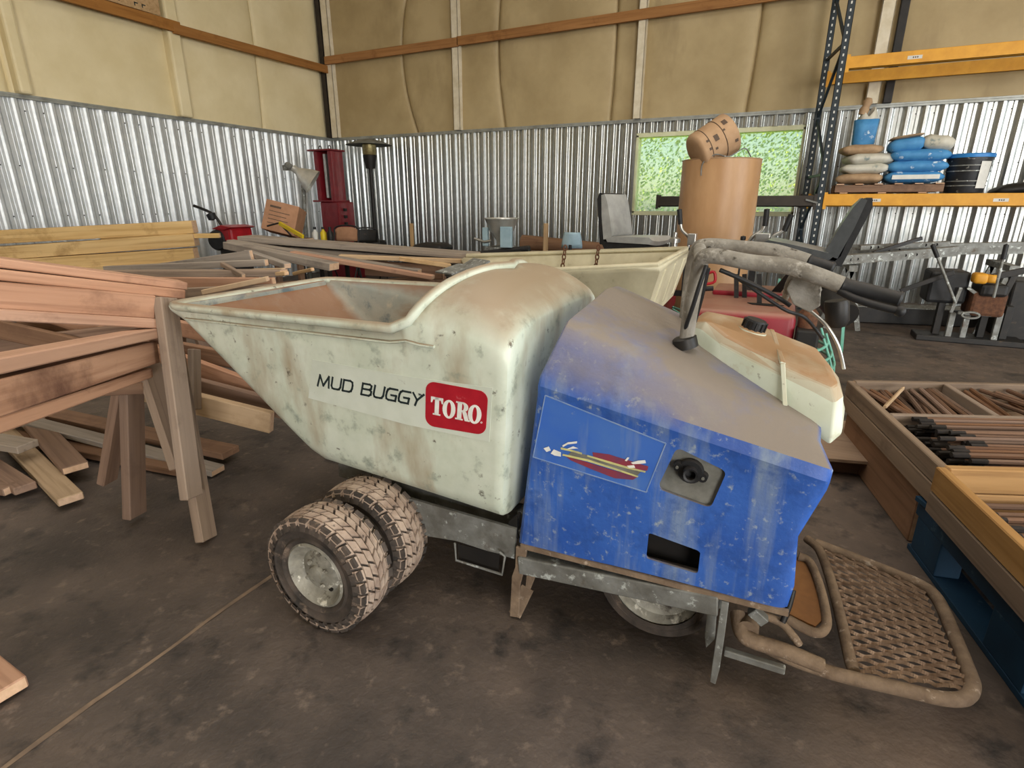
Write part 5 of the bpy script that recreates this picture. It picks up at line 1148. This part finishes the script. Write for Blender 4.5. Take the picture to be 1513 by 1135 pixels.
for pts in ((at(1100, 372, Y=5.1), at(1110, 352, Y=5.1), at(1128, 338, Y=5.1), at(1133, 312, Y=5.1)), (at(1130, 370, Y=5.1), at(1142, 350, Y=5.1), at(1158, 340, Y=5.1), at(1168, 320, Y=5.1))): lever(TB, pts)
b = MB(); q = at(1128, 350, Y=5.1); b.box((q.x-.06, 5.05, q.z-.05), (q.x+.05, 5.15, q.z+.03)); b.build('lever_mount', MT['chrome'], TB, bevel=.006)
b = MB(); q = at(1115, 375, Y=5.1); b.bar((q.x, 5.1, .62), (q.x, 5.1, q.z+.05), .05, .05, (0, 1, 0)); b.bar((q.x-.12, 5.1, q.z+.02), (q.x+.12, 5.1, q.z+.02), .04, .04); b.split('control_column', MT['blackmetal'], TB)
b = MB(); q = at(1098, 352, Y=5.0); b.lathe([(.001, -.02), (.02, -.015), (.022, 0), (.02, .015), (.001, .02)], q, (0, 0, 1), 10); b.tube([q, V((q.x, q.y, .62))], .008, 6); b.split('throttle_knob', MT['black'], TB, smooth=50)
b = MB(); b.tube(smoothpath([at(1044, 405, Y=4.9), at(1055, 402, Y=4.9), at(1056, 416, Y=4.9), at(1042, 420, Y=4.9)], 4), .012, 8); b.build('hose_clip', MT['redbright'], TB, smooth=60)
b = MB(); b.tube([at(1040, 427, Y=4.8), at(1054, 426, Y=4.8)], .02, 10); b.build('drain_plug', MT['black'], TB, smooth=50)
# farther trowel: seat in front of the window
TA = thing('ride_on_trowel', (-1.45, 5.7, 0), 'ride-on power trowel behind the cream tub, its grey seat below the window', 'trowel')
sa = at(944, 352, Y=5.6); seat('seat', TA, sa+V((-.02, 0, -.05)), pi-.22, radians(-2))
b = MB(); b.box((sa.x-.55, 5.15, .30), (sa.x+.33, 6.1, .60)); b.build('deck_hood', MT['redpaint'], TA, bevel=.05, smooth=40)
b = MB(); b.bar((sa.x, 5.6, .6), sa+V((-.02, 0, -.08)), .25, .3, (0, 1, 0)); b.build('seat_frame', MT['blackmetal'], TA, bevel=.01)
for z in (.30, .17, .05):
    b = MB(); b.tube([V((sa.x-.1+.60*cos(a), 5.6+.62*sin(a), z)) for a in [2*pi*k/32 for k in range(32)]], .011, 7, closed=True); b.build('guard_ring', MT['teal'], TA, smooth=60)
for k in range(8):
    a = 2*pi*k/8; b = MB(); b.tube([(sa.x-.1+.48*cos(a), 5.6+.5*sin(a), .36), (sa.x-.1+.60*cos(a), 5.6+.62*sin(a), .30), (sa.x-.1+.60*cos(a), 5.6+.62*sin(a), .05)], .010, 7); b.build('guard_rib', MT['teal'], TA, smooth=60)
for k in range(4):
    a = k*pi/2+.2; b = MB(); b.bar((sa.x, 5.7, .05), (sa.x+.5*cos(a), 5.7+.5*sin(a), .02), .14, .008); b.build('blade', MT['galv_dirty'], TA)
b = MB(); b.lathe([(.001, 0.04), (.09, .04), (.09, .32), (.001, .32)], (sa.x, 5.7, 0), (0, 0, 1), 14); b.build('gearbox', MT['blackmetal'], TA, smooth=40)
lever(TA, (at(1016, 372, Y=5.4), at(1018, 352, Y=5.4), at(1007, 338, Y=5.4), at(1004, 312, Y=5.4))); b = MB(); q = at(1017, 366, Y=5.4); b.bar((q.x, 5.4, .55), (q.x, 5.4, q.z), .05, .05, (0, 1, 0)); b.bar((q.x-.3, 5.4, .55), (q.x, 5.4, .55), .05, .05); b.split('control_column', MT['blackmetal'], TA)
b = MB(); q = at(1024, 350, Y=5.4); b.box((q.x-.04, 5.35, q.z-.07), (q.x+.03, 5.45, q.z+.03)); b.build('lever_mount', MT['chrome'], TA, bevel=.005)
q = at(997, 355, Y=5.4); b = MB(); b.lathe([(.001, -.02), (.05, -.02), (.05, .015), (.02, .03), (.02, .07), (.001, .075)], q, (0, 0, 1), 12); b.tube([q, V((q.x, q.y, .55))], .03, 8); b.split('valve', MT['chrome'], TA, smooth=50)
# pale blue seat edge / shovel
p = at(843, 354, Y=6.3); SVL = thing('scoop_shovel', (p.x, p.y, 0), 'pale blue scoop shovel standing blade up behind the cream tub', 'shovel')
b = MB(); b.grid([[V((p.x+.13*u*(1-.25*k*k), 6.3+.05*u*u, p.z-.10+.18*k)) for u in [-1+i/4 for i in range(9)]] for k in (0, .3, .6, .85, 1)]); b.build('blade', MT['paleblue'], SVL, smooth=60, solid=.006)
b = MB(); b.tube([(p.x, 6.3, 0), (p.x, 6.3, p.z-.06)], .018, 8); b.build('shaft', MT['blackmetal'], SVL, smooth=60)
# fibre drum and the paper tub on it
dc = at(1066, 240, D=5.7); DR = thing('fibre_drum', (dc.x, dc.y, 0), 'tall brown cardboard drum standing in front of the window', 'drum'); rD = .385
zt0 = dc.z+.02
b = MB(); b.lathe([(.001, 0), (rD, 0), (rD, zt0), (rD-.012, zt0), (rD-.012, zt0-.3), (.001, zt0-.3)], (dc.x, dc.y, 0), (0, 0, 1), 40); b.build('drum_wall', MT['card'], DR, smooth=40)
b = MB(); b.lathe([(rD+.002, zt0-.006), (rD+.006, zt0), (rD-.004, zt0+.004)], (dc.x, dc.y, 0), (0, 0, 1), 40)
b.build('drum_rim', MT['card2'], DR, smooth=40)
b = MB(); b.tube(smoothpath([V((dc.x-.14, dc.y-.36, zt0-.16)), V((dc.x-.13, dc.y-.37, zt0-.04)), V((dc.x-.02, dc.y-.38, zt0+.03)), V((dc.x+.1, dc.y-.34, zt0+.01)), V((dc.x+.22, dc.y-.2, zt0+.09)), V((dc.x+.28, dc.y-.1, zt0+.02))], 5), .006, 6); b.build('wire', MT['galv_dirty'], DR, smooth=60)
t0_, t1_ = at(1032, 223, D=5.5), at(1074, 199, D=5.5); ax = (t1_-t0_).normalized(); Lt = (t1_-t0_).length
PT = thing('paper_tub', tuple(t0_), 'printed brown paper tub tipped on its side on top of the drum', 'tub')
b = MB(); b.lathe([(.001, -.045), (.13, -.045), (.165, -.03), (.176, -.01), (.187, Lt*.5), (.20, Lt), (.203, Lt+.01), (.19, Lt+.01), (.16, 0), (.001, 0)], t0_, ax, 32); b.build('tub_wall', MT['card2'], PT, smooth=45)
u = UP - ax*UP.dot(ax); u.normalize(); w_ = ax.cross(u); 
if w_.dot(FW) > 0: w_ = -w_
def tubp(h, a, out=.002): r = .176+.024*h/Lt+out; return t0_+ax*h+(w_*cos(a)+u*sin(a))*r
for h in (.05, Lt*.62):
    b = MB(); b.tube([tubp(h, 2*pi*k/30, .001) for k in range(30)], .004, 5, closed=True); b.build('seam_line', MT['print'], PT, smooth=60)
for h0, h1, a0_, a1_ in ((Lt*.30, Lt*.44, -.22, .10), (Lt*.74, Lt*.88, .30, .58), (Lt*.24, Lt*.32, -.62, -.50), (Lt*.06, Lt*.16, -.05, .08), (Lt*.62, Lt*.70, .04, .14), (Lt*.06, Lt*.14, -.5, -.36), (Lt*.86, Lt*.96, -.75, -.6)):
    b = MB(); b.grid([[tubp(h, a0_+(a1_-a0_)*i/4) for i in range(5)] for h in (h0, h1)]); b.build('printed_square', MT['print'], PT)

# ------------------------------------------------------------------ second tub behind the buggy
YA, YZ = 3.45, 4.3
def T_(x, y, Y): return at(x, y, Y=Y)
T2 = thing('tub_buggy', (-1.2, 3.88, 0), 'older yellowed concrete buggy tub with rusty chains behind the blue hood', 'buggy')
r0, r1 = T_(690, 406, YA), T_(971, 392, YA); f0, f1 = T_(690, 378, YZ+.1), T_(1015, 368, YZ)
b = MB(); rows = []
for k in range(9):
    t_ = k/8; n0, n1 = r0.lerp(r1, t_), f0.lerp(f1, t_); dp = .30*min(1, t_*2.2)*(1 if t_ < .95 else .98)
    lean = V((-.07 if t_ > .9 else 0, 0, 0))
    rows.append([n0, n0+V((0, .02, -.03)), n0+V((0, .05, -dp*.7-.01))+lean*.7, n0+V((0, .10, -dp-.02))+lean, n0.lerp(n1, .5)+V((0, 0, -dp-.04))+lean, n1+V((0, -.10, -dp-.02))+lean, n1+V((0, -.05, -dp*.7-.01))+lean*.7, n1+V((0, -.02, -.03)), n1])
last = rows[-1]; rows.append([p.lerp(last[4], .06)+V((.0, 0, 0)) for p in last]) if False else None
b.grid(rows); n_ = 9; o_ = (len(rows)-1)*n_; b.f.append(tuple(o_+i for i in range(n_))); b.mi.append(0)
b.build('tub_shell', MT['tub'], T2, smooth=35, solid=.02)
b = MB(); b.tube([r0, r1, f1, f0], .020, 8); b.build('tub_rim', MT['tub'], T2, smooth=50)
for t_ in (.18, .5, .82):
    q = r1.lerp(f1, t_); b = MB(); b.bar(q+V((.012, 0, -.04)), q+V((-.055, 0, -.30)), .05, .03, (1, 0, 0)); b.build('end_rib', MT['tub'], T2, bevel=.008)
for px in (835, 884):                               # chains hung over the far rim
    a_ = T_(px, 373, YZ-.04); 
    for k in range(5):
        c_1 = a_+V((0, -.012*k, .035-.034*k)); b = MB(); hor = k % 2
        b.tube([c_1+V(((.012*cos(q) if not hor else .004*cos(q)), (.004*cos(q) if not hor else .012*cos(q)), .022*sin(q))) for q in [2*pi*i/10 for i in range(10)]], .0055, 6, closed=True); b.build('chain_link', MT['rust'], T2, smooth=60)
b = MB(); p = rows[4][4]; b.box((p.x-.7, 3.6, .18), (p.x+.55, 4.15, p.z-.02)); b.build('chassis', MT['galv_dirty'], T2, bevel=.02)
for sx, sy in ((-.5, 3.52), (-.5, 4.23), (.4, 3.52), (.4, 4.23)):
    b = MB(); b.lathe([(.10, -.05), (.17, -.06), (.2, -.03), (.2, .03), (.17, .06), (.10, .05), (.001, .03)], (p.x+sx, sy, .2), (0, 1 if sy > 4 else -1, 0), 20); b.build('wheel', MT['tyre'], T2, smooth=50)
b = MB(); b.bar(T_(668, 410, 3.4), T_(712, 384, 3.6), .25, .012, (0, 0, 1)); b.bar(T_(655, 404, 3.4), T_(690, 392, 3.6), .2, .012); b.split('chute_flap', MT['galv_dirty'], T2)

# ------------------------------------------------------------------ right rear: beams, engine, base rail
p0, p1 = at(1250, 463, Y=7.7), at(1513, 476, Y=8.05); p0.z = p1.z = .10; d = (p1-p0).normalized()
BR = thing('steel_rail', tuple(p0), 'long dark steel rail lying on the floor under the galvanised beams', 'rail')
def isec(nm, parent, p0, p1, w_, h_, mat, th=.012):
    b = MB(); ax = (V(p1)-V(p0)).normalized(); r = ax.cross(V((0, 0, 1))).normalized(); u = r.cross(ax)
    b.bar(V(p0)+u*(h_/2-th/2), V(p1)+u*(h_/2-th/2), w_, th, u); b.bar(V(p0)-u*(h_/2-th/2), V(p1)-u*(h_/2-th/2), w_, th, u); b.bar(p0, p1, th, h_, u)
    return b
def channel(parent, p0, p1, w_, h_, mat, nm='channel'):
    b = MB(); ax = (V(p1)-V(p0)).normalized(); r = ax.cross(V((0, 0, 1))).normalized(); u = r.cross(ax); t_ = .01
    pf = [(w_/2, h_/2), (-w_/2, h_/2), (-w_/2, -h_/2), (w_/2, -h_/2), (w_/2, -h_/2+t_), (-w_/2+t_, -h_/2+t_), (-w_/2+t_, h_/2-t_), (w_/2, h_/2-t_)]
    b.prism([V(p0)+r*(-x)+u*z for x, z in pf], V(p1)-V(p0)); return b.build(nm, MT[mat], parent)
b = MB(); b.bar(p0, p0+d*2.4, .16, .18); b.build('rail_body', MT['blackmetal'], BR, bevel=.006)
b = MB(); b.bar(p0+V((0, .06, .095)), p0+d*2.4+V((0, .06, .095)), .26, .01); b.build('rail_flange', MT['galv_dirty'], BR)
GBm = 'galvanised beams resting on the trestle at the right'
def gbeam(lab, a, b_, Ya, Yb, h_, ext=(0, 0), mat='galv_dirty'):
    p0, p1 = at(a[0], a[1], Y=Ya), at(b_[0], b_[1], Y=Yb); d = (p1-p0).normalized(); p0 -= d*ext[0]; p1 += d*ext[1]
    t_ = thing('galvanised_beam', tuple(p0), lab, 'beam', GBm); channel(t_, p0, p1, .12, h_, mat)
    b = MB()
    for k in (.10, .17, .62, .72):
        q = p0+d*k; b.lathe([(.001, .0), (.016, 0), (.016, .004)], q+V((0, -.0605, 0)), (0, -1, 0), 10)
    b.split('bolt_hole', MT['dark'], t_); return p0, p1
gbeam('longest grey galvanised beam, rearmost, below the corrugated wall at the right', (1236, 370), (1513, 366), 7.75, 7.9, .12, (.1, .6))
gbeam('shorter grey galvanised beam with bolt holes at its left end, in front', (1240, 384), (1412, 371), 7.2, 7.4, .095)
gbeam('thin galvanised beam lying on the rearmost one, at the right', (1270, 366), (1400, 360), 7.55, 7.65, .05)
p0, p1 = at(1290, 374, Y=7.3), at(1362, 352, Y=7.5); o = MB().bar(p0, p1, .03, .035).build('steel_strut', MT['blackmetal']); tag(o, 'thin dark steel strut lying slantwise across the galvanised beams', 'strut')
for k, (px, Y, lab) in enumerate(((1256, 7.45, 'grey steel trestle under the left end of the galvanised beams'), (1480, 7.7, 'steel trestle under the right end of the galvanised beams'))):
    p = at(px, 392, Y=Y); T = thing('steel_trestle', (p.x, Y, 0), lab, 'trestle')
    b = MB(); b.bar((p.x, Y-.4, p.z), (p.x, Y+.4, p.z), .08, .06); b.build('top_bar', MT['galv_dirty'], T)
    for e in (-.3, .3):
        for s_ in (-.16, .16): b = MB(); b.bar((p.x+s_, Y+e, 0), (p.x, Y+e, p.z-.03), .05, .04, (0, 1, 0)); b.build('leg', MT['galv_dirty'], T)
# small engine unit with levers and yellow cap
q = at(1440, 420, Y=7.0); EU = thing('engine_unit', (q.x, 7.0, 0), 'dirty small engine with yellow air cleaner and long levers at the right', 'engine'); X, Z = q.x, q.z
def eb(nm, a, b2, mat, bev=.01): b = MB(); b.box((X+a[0], 7.0+a[1], a[2]), (X+b2[0], 7.0+b2[1], b2[2])); return b.build(nm, MT[mat], EU, bevel=bev)
eb('tank', (-.38, -.05, Z-.20), (-.05, .3, Z+.12), 'black', .03); eb('crankcase', (-.02, -.12, Z-.30), (.26, .22, Z-.06), 'rust', .03); eb('cooling_shroud', (.02, -.15, Z-.10), (.24, .18, Z+.02), 'blackmetal', .03)
b = MB(); b.box((X-.05, 6.84, Z+.02), (X+.06, 7.0, Z+.12)); b.build('air_cleaner', MT['yellow'], EU, bevel=.025, smooth=50); b = MB(); b.box((X+.05, 6.86, Z+.03), (X+.14, 6.98, Z+.11)); b.build('air_cleaner_cover', MT['yellow'], EU, bevel=.02, smooth=50)
for a_, c_3 in (((1378, 362), (1412, 448)), ((1487, 362), (1468, 440))):
    pa, pb = at(a_[0], a_[1], Y=6.8), at(c_3[0], c_3[1], Y=6.75); b = MB(); b.tube([pb, pa], .013, 8); b.build('lever', MT['galv_dirty'], EU, smooth=60)
    dd = (pa-pb).normalized(); b = MB(); b.lathe([(.001, -.14), (.020, -.13), (.021, 0), (.001, .012)], pa, dd, 10); b.build('grip', MT['black'], EU, smooth=50)
for a_, c_3, w_ in (((1330, 430), (1410, 402), .045), ((1405, 462), (1420, 425), .03), ((1430, 425), (1480, 462), .03), ((1440, 415), (1513, 400), .06), ((1470, 462), (1500, 405), .05), ((1415, 462), (1465, 466), .03)):
    pa, pb = at(a_[0], a_[1], Y=6.9), at(c_3[0], c_3[1], Y=6.9); b = MB(); b.bar(pa, pb, w_, w_*.6, (0, 1, 0)); b.build('frame_bar', MT['blackmetal'] if w_ > .035 else MT['galv_dirty'], EU, bevel=.004)
for px in (1408, 1430, 1478):
    pa = at(px, 462, Y=6.95); b = MB(); b.bar((pa.x, 6.95, 0), (pa.x, 6.95, max(pa.z, .2)), .05, .05, (0, 1, 0)); b.build('foot', MT['galv_dirty'], EU, bevel=.005)
b = MB(); b.tube([V((X-.02+.07*cos(t_), 6.8, Z-.28+.03*sin(t_))) for t_ in [2*pi*k/14 for k in range(14)]], .012, 6, closed=True); b.build('pulley', MT['galv_dirty'], EU, smooth=60)
eb('skid', (-.4, -.1, 0), (.5, .2, .06), 'blackmetal'); 
for e in (-.25, .12, .3): eb('upright_bracket', (e, 0, .06), (e+.06, .08, Z-.2), 'blackmetal', .004)
q = at(1508, 425, Y=6.9); b = MB(); b.box((q.x+.06, 7.3, .0), (q.x+.7, 7.8, q.z+.02)); o = b.build('dark_toolbox', MT['blackmetal'], None, bevel=.02); tag(o, 'dark steel toolbox at the right frame edge beside the engine', 'box')
# plywood notice over the left timber rail
p0, p1 = V((XL+.235, 4.9, 3.905)), V((XL+.235, 6.10, 3.905))
NB = thing('plywood_notice', (XL+.22, 5.5, 3.90), 'tan plywood board with faded black lettering standing on the left timber rail', 'sign')
b = MB(); b.box((XL+.20, 4.85, 3.905), (XL+.215, 6.12, 4.75)); b.build('panel', MT['lum_tan'], NB)
b = MB()
for k in range(9):
    y = 5.02+k*.105
    if k in (3, 6): continue
    b.box((XL+.2152, y, 3.97), (XL+.216, y+.055, 3.985)); b.box((XL+.2152, y, 3.94), (XL+.216, y+.015, 3.985))
for y in (5.02, 5.78): b.box((XL+.2152, y, 4.05), (XL+.216, y+.14, 4.10))
b.build('worn_lettering', MT['ink'], NB, kind='stuff')
